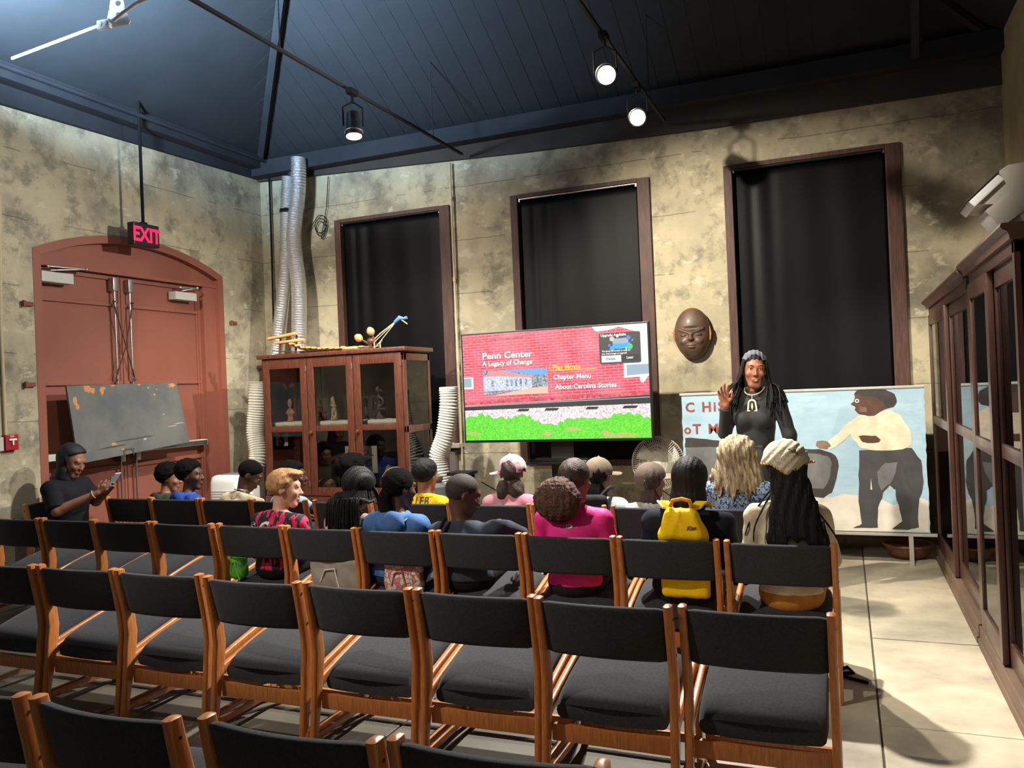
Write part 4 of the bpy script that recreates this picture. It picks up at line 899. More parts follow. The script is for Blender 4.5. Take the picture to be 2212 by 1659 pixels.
    # head in profile facing left
    q(4, [(.775, .80), (.74, .815), (.725, .84), (.728, .865), (.71, .885), (.722, .90), (.728, .93), (.725, .955), (.74, .975), (.79, .985), (.84, .975), (.875, .945), (.885, .90), (.87, .86), (.835, .84), (.80, .80)], .0026, .0015)
    q(7, [(.727, .955), (.74, .978), (.79, .988), (.845, .977), (.878, .947), (.888, .90), (.873, .855), (.85, .85), (.835, .89), (.80, .93), (.76, .935)], .003, .0025); q(10, [(.745, .83), (.77, .825), (.77, .86), (.745, .865)], .003, .002)
    q(8, [(.735+.009*math.cos(k*PI/5), .905+.014*math.sin(k*PI/5)) for k in range(10)], .0034); q(7, [(.735+.004*math.cos(k*PI/5), .905+.007*math.sin(k*PI/5)) for k in range(10)], .0038)
    # lettering
    def tx(s, u, v, size, sx=1, rot=0):
        tm = text_mb(s, size, 'LEFT', sx, 1.25, .0035, res=2); mb.m = 6; o = P(u, v)
        mb.add([(o[0]+a*math.cos(rot)-b*math.sin(rot), y-.0140, o[2]+b+a*math.sin(rot)) for a, b, c in tm.v], tm.f)
    tx('C HiS', .018, .86, .125, .98); tx('oT Mo', .008, .70, .125, .98, 0); tx('o', .305, .68, .11)
    mb.build('painted_panel', M, t)
    al = mat('aluminium_strip', (196, 192, 184), .4, .6)
    mb = MB(); mb.bbox(x0-.01, x1-.02, y-.022, y+.012, z1-.025, z1-.003, .004); mb.build('top_rail', al, t)
    mb = MB(); mb.bbox(x0-.01, x1+.03, y-.024, y+.014, z0-.012, z0+.014, .004); mb.build('bottom_rail', al, t)
    for x in (x1-.17, x0+.2):
        mb = MB(); mb.bbox(x-.018, x+.018, y-.02, y+.0, 0.0, z0, .004); mb.tube([(x, y-.01, z0-.01), (x, y+.25, .01)], .012); mb.bbox(x-.014, x+.014, y+.24, y+.27, 0, .02, .004); mb.build('leg', al, t)
painting()
mb = MB(); mb.bbox(-1.30, .66, 8.26, 8.38, .12, 1.16, .01); mb.bbox(-1.3, .66, 8.18, 8.38, .12, .17, .01)
for x in (-1.28, .60): mb.bbox(x, x+.05, 8.19, 8.24, 0, .14, .004); mb.bbox(x, x+.05, 8.3, 8.36, 0, .14, .004)
tag(mb.build('wooden_bench', M_WDARK, None), 'dark timber bench back standing behind the painted board', 'bench')
def bas():
    t = thing('woven_basket', 'shallow brown woven basket on the floor behind the painting leg', 'basket', (.46, 7.93, 0))
    mb = MB(); mb.lathe((.46, 7.93, .0), [(.10, .0), (.17, .05), (.20, .12), (.19, .13), (.16, .06), (.02, .02)], 28); mb.build('basket_body', mat('brown_wicker', (110, 70, 44), .7, ns=60, col2=(78, 48, 30), bump=.5, bs=90), t, True)
    mb = MB(); mb.tube([(.46+.20*math.cos(2*PI*k/32), 7.93+.20*math.sin(2*PI*k/32), .125) for k in range(33)], .012, 8, False); mb.build('rim', mat('brown_wicker_rim', (124, 80, 50), .7), t, True)
bas()

# ================================================================ TALL CABINETS ON THE RIGHT
M_BK = mat('aged_brown_mahogany', (80, 48, 38), .4, ns=7, col2=(58, 36, 29), stretch=(10, 10, 1), coat=.3)
def bookcase(y0, y1, x0, zt, label, ncor, knob):
    x1 = RX-.015
    t = thing('glass_bookcase', label, 'cabinet', ((x0+x1)/2, (y0+y1)/2, 0), 'tall glass cabinets on the right')
    mb = MB(); mb.bbox(x0+.02, x1, y0, y0+.035, .12, zt, .004); mb.bbox(x0+.02, x1, y1-.035, y1, .12, zt, .004); mb.box(x0+.08, x1, y0+.03, y1-.03, .12, .16); mb.box(x0+.03, x1, y0+.03, y1-.03, zt-.05, zt)
    mb.bbox(x0, x0+.06, y0, y0+.05, .12, zt, .006); mb.bbox(x0, x0+.06, y1-.05, y1, .12, zt, .006); mb.bbox(x0, x0+.05, y0, y1, zt-.06, zt, .006)
    mb.build('carcass', M_BK, t)
    mb = MB(); mb.box(x1-.02, x1-.005, y0+.03, y1-.03, .15, zt); mb.build('back_panel', M_WDARK, t)
    mb = MB(); mb.bbox(x0-.02, x1, y0-.003, y1+.003, .0, .12, .008); mb.bbox(x0-.03, x1, y0-.003, y1+.003, .0, .045, .008); mb.build('plinth', mat('dusty_brown_plinth', (108, 86, 70), .6, ns=4, col2=(92, 72, 58)), t)
    mb = MB(); pr = [(x0-.05, zt+.07), (x0-.055, zt+.055), (x0-.045, zt+.042), (x0-.03, zt+.034), (x0-.022, zt+.018), (x0-.02, zt), (x1, zt), (x1, zt+.07)]
    mb.prism(pr, 'y', y0-.04 if ncor else y0, y1+.035); mb.build('cornice', mat('brown_cornice', (104, 72, 58), .5, ns=5, col2=(80, 54, 42), coat=.2), t, True)
    for z in (.62, 1.42, 1.85): mb = MB(); mb.box(x0+.09, x1-.02, y0+.035, y1-.035, z, z+.02); mb.build('shelf', M_WALNUT, t)
    # two sliding doors: far in front groove, near in rear groove
    ym = (y0+y1)/2
    for i, (a, b, dx) in enumerate(((ym-.03, y1-.05, -.012), (y0+.05, ym+.03, .022))):
        mb = MB(); X0, X1 = x0+dx, x0+dx+.03; s = .075
        mb.bbox(X0, X1, a, a+s, .13, zt-.06, .005); mb.bbox(X0, X1, b-s, b, .13, zt-.06, .005)
        for za, zb in ((.13, .25), (1.19, 1.26), (zt-.15, zt-.06)): mb.bbox(X0, X1, a+s, b-s, za, zb, .005)
        d = mb.build('sliding_door', M_BK, t, True); mb = MB(); mb.box(X0+.012, X0+.017, a+s-.01, b-s+.01, .2, zt-.1); mb.build('glass_pane', M_GLASS, d)
    if knob: mb = MB(); mb.lathe((x0+.012, y1-.07, 1.22), [(.004, 0), (.012, -.006), (.004, -.02)], 12, 'x'); mb.build('knob', mat('brass', (190, 150, 80), .3, 1), t, True)
    return t
bookcase(5.53, 7.90, .70, 2.18, 'farther tall mahogany glass cabinet, next to the painted board', False, False)
bookcase(4.08, 5.49, .70, 2.20, 'nearer tall mahogany glass cabinet at the right edge, carrying the white lamp unit', True, True)
# contents, seen dimly
rd = random.Random(11)
for i, (x, y, z, c, s) in enumerate(((1.05, 6.0, .64, (190, 180, 160), .09), (1.1, 6.5, 1.44, (160, 110, 80), .08), (1.05, 7.1, .64, (140, 100, 70), .1), (1.1, 6.2, 1.87, (200, 140, 110), .07), (1.08, 4.3, 1.44, (120, 90, 70), .08), (1.05, 4.7, .64, (190, 185, 170), .1), (1.05, 5.1, 1.87, (110, 80, 60), .08))):
    mb = MB(); mb.lathe((x, y, z), [(s*.5, 0), (s*.55, .01), (s, s*.8), (s*.9, s*1.5), (s*.4, s*2.0), (s*.5, s*2.3), (s*.3, s*2.3)], 20)
    nm = ['cream wide pot', 'brown round pot', 'dark tan pot', 'pink-brown small pot', 'brown small pot', 'off-white large pot', 'dark brown pot'][i]
    tag(mb.build('clay_pot', mat('pot_%d' % i, c, .6), None, True), '%s behind glass in the %s tall cabinet, %s shelf' % (nm, 'farther' if i < 4 else 'nearer', {.64: 'low', 1.44: 'middle', 1.87: 'top'}[z]), 'pot')
def lamp_unit():
    t = thing('projector', 'white wall-bracketed projector unit with tilted head above the nearer tall cabinet', 'projector', (1.0, 4.5, 2.28))
    g = mat('offwhite_casing', (176, 172, 164), .5); y0, y1 = 4.36, 4.66
    mb = MB(); mb.prism([(.70, 2.56), (.74, 2.585), (1.40, 2.62), (1.40, 2.29), (.80, 2.29), (.76, 2.40), (.60, 2.42)], 'y', y0, y1); mb.build('casing', g, t)
    mb = MB(); mb.bbox(.84, 1.38, y0-.008, y0+.01, 2.50, 2.56, .005); mb.build('vent_slot', mat('shadow_grey_plastic', (110, 106, 100), .6), t)
    mb = MB(); mb.bbox(-.085, .085, -.16, .14, -.02, .02, .008); mb.xform(Matrix.Translation((.645, 4.5, 2.475)) @ Matrix.Rotation(-math.radians(42), 4, 'Y')); mb.build('mirror_flap', mat('bright_white_casing', (232, 234, 236), .35), t)
    mb = MB(); mb.bbox(-.10, .095, -.165, .145, .02, .027, .003); mb.xform(Matrix.Translation((.645, 4.5, 2.475)) @ Matrix.Rotation(-math.radians(42), 4, 'Y')); mb.build('flap_edge', M_BLK, t)
    mb = MB(); mb.bbox(-.065, .065, -.13, .12, -.055, .055, .018); mb.xform(Matrix.Translation((.72, 4.48, 2.375)) @ Matrix.Rotation(-math.radians(35), 4, 'Y')); mb.build('lens_head', g, t, True)
lamp_unit()

# ================================================================ LEFT WALL THINGS
def chalkboard():
    t = thing('chalkboard', 'worn grey chalkboard with chipped edges leaning on the red door panic bar', 'chalkboard', (-6.80, 6.16, 1.15))
    m = mat('slate_paint', (74, 78, 80), .75, ns=2.6, col2=(98, 98, 92), nf=.52, bump=.15, bs=30)
    c = [(5.50, 1.10, -6.70), (6.90, 1.20, -6.70), (6.86, 1.86, -6.81), (5.49, 1.84, -6.81)]
    def L(u, v, d=0):
        a = [c[0][i]*(1-u)+c[1][i]*u for i in range(3)]; b = [c[3][i]*(1-u)+c[2][i]*u for i in range(3)]; y, z, x = [a[i]*(1-v)+b[i]*v for i in range(3)]
        return (x+d, y, z+d*.15)
    mb = MB(); mb.m = 0; F = [L(0, 0), L(1, 0), L(1, 1), L(0, 1)]; B_ = [(x-.02, y, z) for x, y, z in F]
    mb.add(F+B_, [(0, 1, 2, 3), (7, 6, 5, 4), (0, 4, 5, 1), (1, 5, 6, 2), (2, 6, 7, 3), (3, 7, 4, 0)])
    rd = random.Random(8)
    def spot_(u, v, a, b, n=14, m_=1):
        mb.m = m_; mb.poly([L(min(.995, max(.005, u+a*math.cos(2*PI*k/n)*rd.uniform(.5, 1))), min(.995, max(.005, v+b*math.sin(2*PI*k/n)*rd.uniform(.5, 1))), .0015) for k in range(n)])
    for u, v, a, b in ((.16, .96, .05, .07), (.20, .93, .03, .05), (.28, .92, .022, .08), (.30, .95, .02, .03), (.38, .985, .02, .02), (.94, .96, .045, .04), (.92, .94, .02, .03), (.05, .80, .022, .07), (.06, .72, .018, .05), (.62, .985, .02, .015), (.78, .90, .012, .012), (.30, .17, .03, .03), (.37, .08, .02, .02), (.70, .93, .012, .02)): spot_(u, v, a, b)
    for u, v, a, b in ((.86, .30, .08, .008), (.93, .33, .06, .012), (.75, .82, .012, .02), (.58, .17, .02, .02), (.80, .5, .008, .015)): spot_(u, v, a, b, m_=2)
    spot_(.5, .20, .22, .012, 24, 3); spot_(.30, .14, .15, .012, 24, 3)
    mb.build('slate_panel', [m, mat('bare_orange_wood', (176, 122, 72), .7), mat('chalk_smear', (150, 148, 138), .8), mat('dark_stain', (62, 58, 52), .8)], t)
    mb = MB(); mb.tube([(-6.69, 6.02, 1.13), (-6.685, 6.02, 1.20), (-6.685, 6.13, 1.20), (-6.69, 6.13, 1.13)], .005); mb.build('wire_clip', M_STEEL, t, True)
chalkboard()
def straps():
    X = LX-.055
    for i, (ya, yb) in enumerate(((6.20, 6.42), (6.43, 6.19))):
        mb = MB(); mb.tube([(X, ya, 2.68), (X+.02, (ya+yb)/2, 2.25), (X+.005, yb+.0, 1.93)], .006); mb.tube([(X, yb, 1.93), (X+.012, yb-.015, 1.88), (X, yb+.02, 1.90)], .006); mb.tube([(X+.0, ya, 2.68), (X+.01, ya-.02, 2.72), (X, ya+.015, 2.71)], .007)
        tag(mb.build('bungee_cord', mat('dark_cord', (44, 34, 30), .7), None, True), ('black bungee cord crossing the door rods from upper %s to lower %s' % (('left', 'right') if i == 0 else ('right', 'left'))), 'cord', 'crossed cords on the red door')
straps()
def exit_sign():
    # hangs from the ceiling slope on its own stem in front of the door arch
    x, y, z = LX+.26, 6.32, 3.38
    t = thing('exit_sign', 'black exit sign with glowing red letters hanging above the red door', 'sign', (x, y, z))
    mb = MB(); mb.bbox(x-.045, x+.045, y-.165, y+.165, z-.115, z+.115, .01); mb.build('sign_box', M_BLK, t)
    q = text_mb('EXIT', .205, 'CENTER', .86, .98, .005, res=2); mb = MB(); mb.add([(x+.047, y+a, z-.072+b) for a, b, c in q.v], q.f)
    e = mat('red_exit_glow', (255, 10, 60), .5, emit=2.2); mb.build('lettering', e, t)
    mb = MB(); mb.cyl((x-.0, y, z+.115), (x-.0, y, 4.86), .016, seg=10); mb.bbox(x-.03, x+.03, y-.03, y+.03, z+.11, z+.135, .005); mb.build('hanging_stem', M_BLKM, t)
exit_sign()
def alarm():
    x = LX
    t = thing('fire_alarm_station', 'red fire alarm pull station with white T handle at the left edge', 'alarm', (x, 4.96, 1.35))
    mb = MB(); mb.bbox(x, x+.05, 4.90, 5.02, 1.28, 1.42, .008); mb.build('housing', mat('alarm_red', (160, 20, 40), .4), t)
    mb = MB(); mb.bbox(x+.05, x+.066, 4.925, 4.995, 1.365, 1.382, .004); mb.bbox(x+.05, x+.066, 4.953, 4.968, 1.325, 1.368, .004); mb.build('pull_handle', M_WHITE, t)
    q = text_mb('FIRE', .022, 'CENTER', 1, 1, 0, res=1); mb = MB(); mb.add([(x+.052, 4.96+a, 1.395+b) for a, b, c in q.v], q.f); mb.build('lettering', M_WHITE, t)
    mb = MB(); mb.bbox(LX, LX+.045, 4.80, 4.885, 1.28, 1.40, .006); tag(mb.build('switch_box', mat('box_grey', (190, 190, 182), .5), None), 'pale grey wall box left of the red alarm station', 'box')
    mb = MB(); mb.tube([(LX+.015, 4.955, 3.55), (LX+.015, 4.92, 2.4), (LX+.015, 4.925, 1.42)], .016, 10); tag(mb.build('electrical_conduit', mat('cream_painted_conduit', (190, 176, 142), .5), None, True), 'cream conduit running down to the red alarm station', 'conduit')
alarm()
for i, (y, z, l) in enumerate(((5.18, 2.60, 'rusty iron pin in the wall left of the red door'), (7.88, 2.58, 'reddish iron pin in the wall right of the red door'), (5.17, 1.86, 'low rusty iron pin in the wall left of the red door'))):
    mb = MB(); mb.bbox(LX-.01, LX+.03, y-.055, y+.055, z-.02, z+.02, .005); mb.bbox(LX+.02, LX+.045, y-.055, y-.03, z-.028, z+.028, .004); tag(mb.build('iron_pin', mat('rust_red_iron', (120, 70, 56), .8), None), l, 'wall pin')

# ================================================================ LAMPS AND CEILING THINGS
def track_lamp(p, d, label, on=14, facing=True):
    p = Vector(p); d = Vector(d).normalized(); top = 4.30
    t = thing('track_spotlight', label, 'spotlight', tuple(p), 'spotlights on the ceiling tracks')
    R = d.to_track_quat('Z', 'Y').to_matrix().to_4x4()
    mb = MB(); mb.lathe((0, 0, 0), [(.035, -.13), (.052, -.12), (.058, -.04), (.062, .04), (.074, .06), (.076, .10), (.068, .10), (.062, .05)], 26); mb.xform(Matrix.Translation(p) @ R); mb.build('lamp_can', M_BLK, t, True)
    mb = MB(); mb.lathe((0, 0, 0), [(.077, .052), (.081, .055), (.081, .062), (.077, .065)], 26); mb.xform(Matrix.Translation(p) @ R); mb.build('trim_ring', M_STEEL, t, True)
    mb = MB(); mb.lathe((0, 0, 0), [(.001, .088), (.04, .09), (.066, .078), (.066, .07), (.001, .07)], 22); mb.xform(Matrix.Translation(p) @ R); m = mat('lamp_lens_glow_%d' % on, (255, 244, 224), .5, emit=on); mb.build('glowing_lens', m, t, True)
    side = d.cross(Vector((0, 0, 1))).normalized()*.085
    mb = MB(); mb.tube([p+side, p+side+Vector((0, 0, .16)), Vector((p.x, p.y, p.z+.21)), p-side+Vector((0, 0, .16)), p-side], .008, 6); mb.cyl((p.x, p.y, p.z+.20), (p.x, p.y, top), .012); mb.bbox(p.x-.03, p.x+.03, p.y-.06, p.y+.06, top-.05, top, .005); mb.build('yoke', M_BLKM, t)
track_lamp(LA, (.35, -1, -.62), 'blazing track spotlight aimed at the viewer, upper and larger of the lit pair', 40)
track_lamp(LB, (.20, -1, -.42), 'blazing track spotlight aimed at the viewer, lower and smaller of the lit pair', 41)
track_lamp(LC, (.12, -.15, -1), 'black track spotlight pointing down, above the left window', 42)
def bracket():
    z = 4.2
    t = thing('ceiling_bracket', 'white triangular perforated bracket and conduit at the top left ceiling', 'bracket', (-4.45, 4.0, z)); m = mat('white_painted_steel', (225, 228, 228), .4)
    # triangular plate with two holes (built from a bmesh with real openings)
    T_ = [(-4.565, 4.16), (-4.515, 4.02), (-4.45, 3.97)]
    a = Vector((-4.49, 4.03)); 
    bm = bmesh.new(); outer = [(-.085, -.02), (.10, .0), (.062, .12), (.035, .20), (-.01, .20), (-.045, .12)]
    vs = []
    for c, r in (((.012, .065), .022), ((.018, .135), .022)):
        pass
    mb = MB()
    def ringquad(c, r, poly):  # outer polygon to circle
        n = 24; cir = [(c[0]+r*math.cos(2*PI*k/n), c[1]+r*math.sin(2*PI*k/n)) for k in range(n)]
        out = []
        for k in range(n):
            dx, dy = math.cos(2*PI*k/n), math.sin(2*PI*k/n); best = 9
            for i in range(len(poly)):
                (x0, y0), (x1, y1) = poly[i], poly[(i+1) % len(poly)]; ex, ey = x1-x0, y1-y0; den = dx*ey-dy*ex
                if abs(den) < 1e-9: continue
                s = ((x0-c[0])*ey-(y0-c[1])*ex)/den; u = ((x0-c[0])*dy-(y0-c[1])*dx)/den
                if s > 0 and -1e-6 <= u <= 1+1e-6: best = min(best, s)
            out.append((c[0]+dx*best, c[1]+dy*best))
        P3 = lambda q, h: (q[0], 0+h, q[1])
        V_ = [P3(q, 0) for q in cir]+[P3(q, 0) for q in out]+[P3(q, .008) for q in cir]+[P3(q, .008) for q in out]; F_ = []
        for k in range(n):
            k2 = (k+1) % n; F_ += [(k, k2, n+k2, n+k), (2*n+k, 3*n+k, 3*n+k2, 2*n+k2), (k, 2*n+k, 2*n+k2, k2), (n+k, n+k2, 3*n+k2, 3*n+k)]
        mb.add(V_, F_)
    ringquad((.0, .055), .020, [(-.095, -.03), (.085, -.01), (.045, .10), (-.062, .10)]); ringquad((.0, .135), .020, [(-.062, .10), (.045, .10), (.022, .24), (-.035, .24)])
    mb.xform(Matrix.Translation((-4.40, 4.05, z+.0)) @ Matrix.Rotation(.35, 4, 'Z')); mb.build('triangular_plate', m, t)
    mb = MB(); mb.bbox(-.05, .05, -.015, .015, -.03, .03, .006); mb.cyl((-.022, -.02, 0), (-.022, -.012, 0), .016); mb.cyl((.022, -.02, 0), (.022, -.012, 0), .016); mb.xform(Matrix.Translation((-4.475, 4.0, z-.015)) @ Matrix.Rotation(.1, 4, 'Z')); mb.build('clamp_block', m, t)
    mb = MB(); mb.tube([(-5.45, 4.06, z-.03), (-4.52, 4.0, z-.01)], .010, 8); mb.build('straight_conduit', m, t, True)
    mb = MB(); mb.tube([(-4.38, 3.99, z-.01), (-4.30, 3.99, z+.02), (-4.18, 3.99, z+.06), (-4.0, 3.99, z+.08), (-3.7, 3.99, z+.06), (-3.4, 3.99, z+.07)], .012, 8); mb.build('curved_conduit', m, t, True)
bracket()
mb = MB(); mb.cyl((-3.60, 4.2, 4.50), (-3.60, 4.2, 4.34), .012); mb.cyl((-3.6, 4.2, 4.34), (-3.6, 4.2, 4.32), .03, .02); mb.cyl((-3.6, 4.2, 4.50), (-3.6, 4.2, 5.9), .01)
tag(mb.build('sprinkler_head', mat('brass_sprinkler', (170, 150, 120), .4, .8), None, True), 'small brass sprinkler head below the dark ceiling near the top edge', 'sprinkler')
# ================================================================ SMALL THINGS BY THE TELEVISION
mb = MB(); mb.bbox(-3.66, -3.48, 7.22, 7.40, .0, .80, .02); mb.bbox(-3.70, -3.46, 7.20, 7.42, .80, .83, .008)
tag(mb.build('waste_bin', M_BLKM, None), 'black square bin standing left of the television stand', 'bin')
mb = MB(); mb.lathe((-3.80, 7.15, 0), [(.13, 0), (.13, .60), (.12, .70), (.06, .74), (.075, .76), (.075, .80), (.02, .81)], 24)
tag(mb.build('floor_canister', mat('grey_canister', (80, 82, 86), .5), None, True), 'grey canister with round black lid behind the boy in the yellow jersey', 'canister')
for i, (pts, l) in enumerate((([(-3.46, 7.5, .70), (-3.36, 7.9, .5), (-3.25, 8.2, .38), (-3.1, 8.42, .05)], 'thin black cable hanging from the bin towards the wall'), ([(-1.88, 8.35, .82), (-1.83, 8.42, .66), (-1.80, 8.43, .5), (-1.72, 8.43, .44), (-1.66, 8.43, .55), (-1.74, 8.43, .66), (-1.84, 8.43, .60), (-1.86, 8.4, .35), (-1.8, 8.3, .02)], 'looped black cable on the wall under the middle window'))):
    mb = MB(); mb.tube(pts, .006, 6); tag(mb.build('power_cable', M_BLKM, None), l, 'cable')
mb = MB(); mb.tube([(-.09, 4.74, .012), (-.03, 4.70, .010), (.05, 4.66, .010)], .009, 8); mb.tube([(-.10, 4.80, .014), (-.05, 4.82, .03), (-.02, 4.79, .012), (-.08, 4.76, .012)], .010, 8); tag(mb.build('bag_strap', M_BLKM, None), 'black bag strap end lying on the aisle floor by the third row', 'strap')

t = thing('tissue_box', 'small pink and white box on the sill of the left window beside the white hose', 'box', (-4.33, 8.43, 1.03))
mb = MB(); mb.bbox(-4.42, -4.24, 8.38, 8.47, 1.03, 1.052, .004); mb.build('white_tray', M_WHITE, t)
mb = MB(); mb.bbox(-4.40, -4.26, 8.385, 8.465, 1.052, 1.10, .004); mb.build('pink_carton', mat('dusty_pink_card', (206, 130, 134), .7), t)
# ================================================================ PEOPLE
A3 = lambda *v: np.array(v, float)
def skin(n, a, b): return mat('skin_'+n, a, .5, ns=14, col2=b, spec=.4, bump=.04, bs=120)
SK = {'dark': skin('deep_brown', (88, 56, 42), (76, 46, 34)), 'mid': skin('warm_brown', (124, 82, 60), (108, 70, 50)), 'light': skin('fair', (206, 158, 134), (196, 142, 118)), 'tan': skin('tan', (150, 104, 78), (136, 92, 68)), 'speaker': skin('speaker_brown', (150, 98, 74), (132, 84, 62))}
def cloth(n, a, b=None, s=8, rough=.85, **k): return mat('cloth_'+n, a, rough, ns=s, col2=b or tuple(int(v*.85) for v in a), bump=.2, bs=90, spec=.25, **k)
HB = mat('hair_black', (11, 10, 11), .6, ns=60, col2=(20, 18, 19), stretch=(1, 1, .25), bump=.5, bs=120, spec=.25)
HK = mat('hair_black_coily', (12, 11, 11), 1, ns=70, col2=(24, 21, 20), bump=1, bs=130, spec=.08)
HD = mat('hair_dark_brown', (42, 28, 22), .55, ns=60, col2=(64, 44, 34), bump=.7, bs=140)
HBL = mat('hair_sandy_blond', (186, 142, 92), .5, ns=50, col2=(142, 100, 60), stretch=(1, 1, .3), bump=.6, bs=110)
HGB = mat('hair_ash_blonde', (176, 158, 124), .6, ns=26, col2=(92, 78, 60), stretch=(2.2, 2.2, .35), bump=.8, bs=70)
M_EYE = mat('eye_white', (220, 214, 206), .25); M_IRIS = mat('dark_iris', (24, 16, 12), .15)
CR = A3(0, -.012, .028)
def headsdf(q, hs, ears=True, smile=0):
    d = ell(q, CR, (.074, .094, .086)); d = smin(d, ell(q, (0, .028, -.035), (.056, .064, .078)), .03)
    d = smin(d, cap(q, (-.018, .062, -.098), (.018, .062, -.098), .020), .025)
    d = smin(d, cap(q, (-.034, .078, .030), (.034, .078, .030), .012), .015)
    for s in (-1, 1):
        d = smin(d, ell(q, (s*.038, .066, -.022), (.022, .022, .022)), .015); d = smax(d, -ell(q, (s*.031, .098, .010), (.017, .014, .010)), .008)
        if ears:
            e = ell(q, (s*.076, -.008, -.004), (.009, .019, .030), rotm(0, -.25, 0)); e = smax(e, -ell(q, (s*.086, .0, .0), (.007, .010, .017)), .004); d = smin(d, e, .007)
    d = smin(d, ell(q, (-.031, .0835, .0185), (.015, .008, .006)), .004); d = smin(d, ell(q, (.031, .0835, .0185), (.015, .008, .006)), .004)
    d = smin(d, cap(q, (0, .086, .012), (0, .106, -.024), .007, .010), .010); d = smin(d, ell(q, (0, .100, -.028), (.019, .011, .009)), .007)
    d = smin(d, ell(q, (0, .088, -.058), (.025, .012, .007)), .005); d = smin(d, ell(q, (0, .086, -.068), (.021, .012, .008)), .005); d = smax(d, -ell(q, (0, .103, -.063), (.024+.004*smile, .008, .0025+.002*smile)), .003)
    return d*hs
def hand_prims(Wp, d, n, side, curl=.5, s=1.0, spread=.12, thumb_in=.3):
    """list of (a,b,ra,rb): d points to the fingers, n is the palm normal; side +1 puts the thumb on d x n"""
    d = d/np.linalg.norm(d); n = n-d*(n @ d); n = n/np.linalg.norm(n); r = np.cross(d, n)*side; out = []
    for i, (off, L) in enumerate(((.030, .072), (.010, .080), (-.010, .075), (-.029, .060))):
        off *= s; L *= s; k = Wp+d*.088*s*(1-.10*abs(i-1))+r*off; out.append((Wp+r*off*.55+d*.012, k, .014*s, .0115*s))
        a = (i-1.2)*-spread; v = d*math.cos(a)+r*math.sin(a); p = k
        for j, f in enumerate((.45, .30, .25)):
            ang = curl*(j+.8)*(.8+.12*i); w = v*math.cos(ang)+n*math.sin(ang); q = p+w*L*f; out.append((p, q, (.0095-.001*j)*s, (.0085-.001*j)*s)); p = q
    out.append((Wp+d*.02, Wp+d*.075*s-r*.02*s, .017*s, .014*s))
    b = Wp+d*.022*s+r*.020*s; k = b+(d*.6+r*.7+n*thumb_in)*.036*s; t = k+(d*.85+r*.30+n*thumb_in)*.034*s; t2 = t+(d*.9+n*thumb_in)*.024*s
    out += [(b, k, .014*s, .011*s), (k, t, .010*s, .009*s), (t, t2, .009*s, .0075*s)]; return out
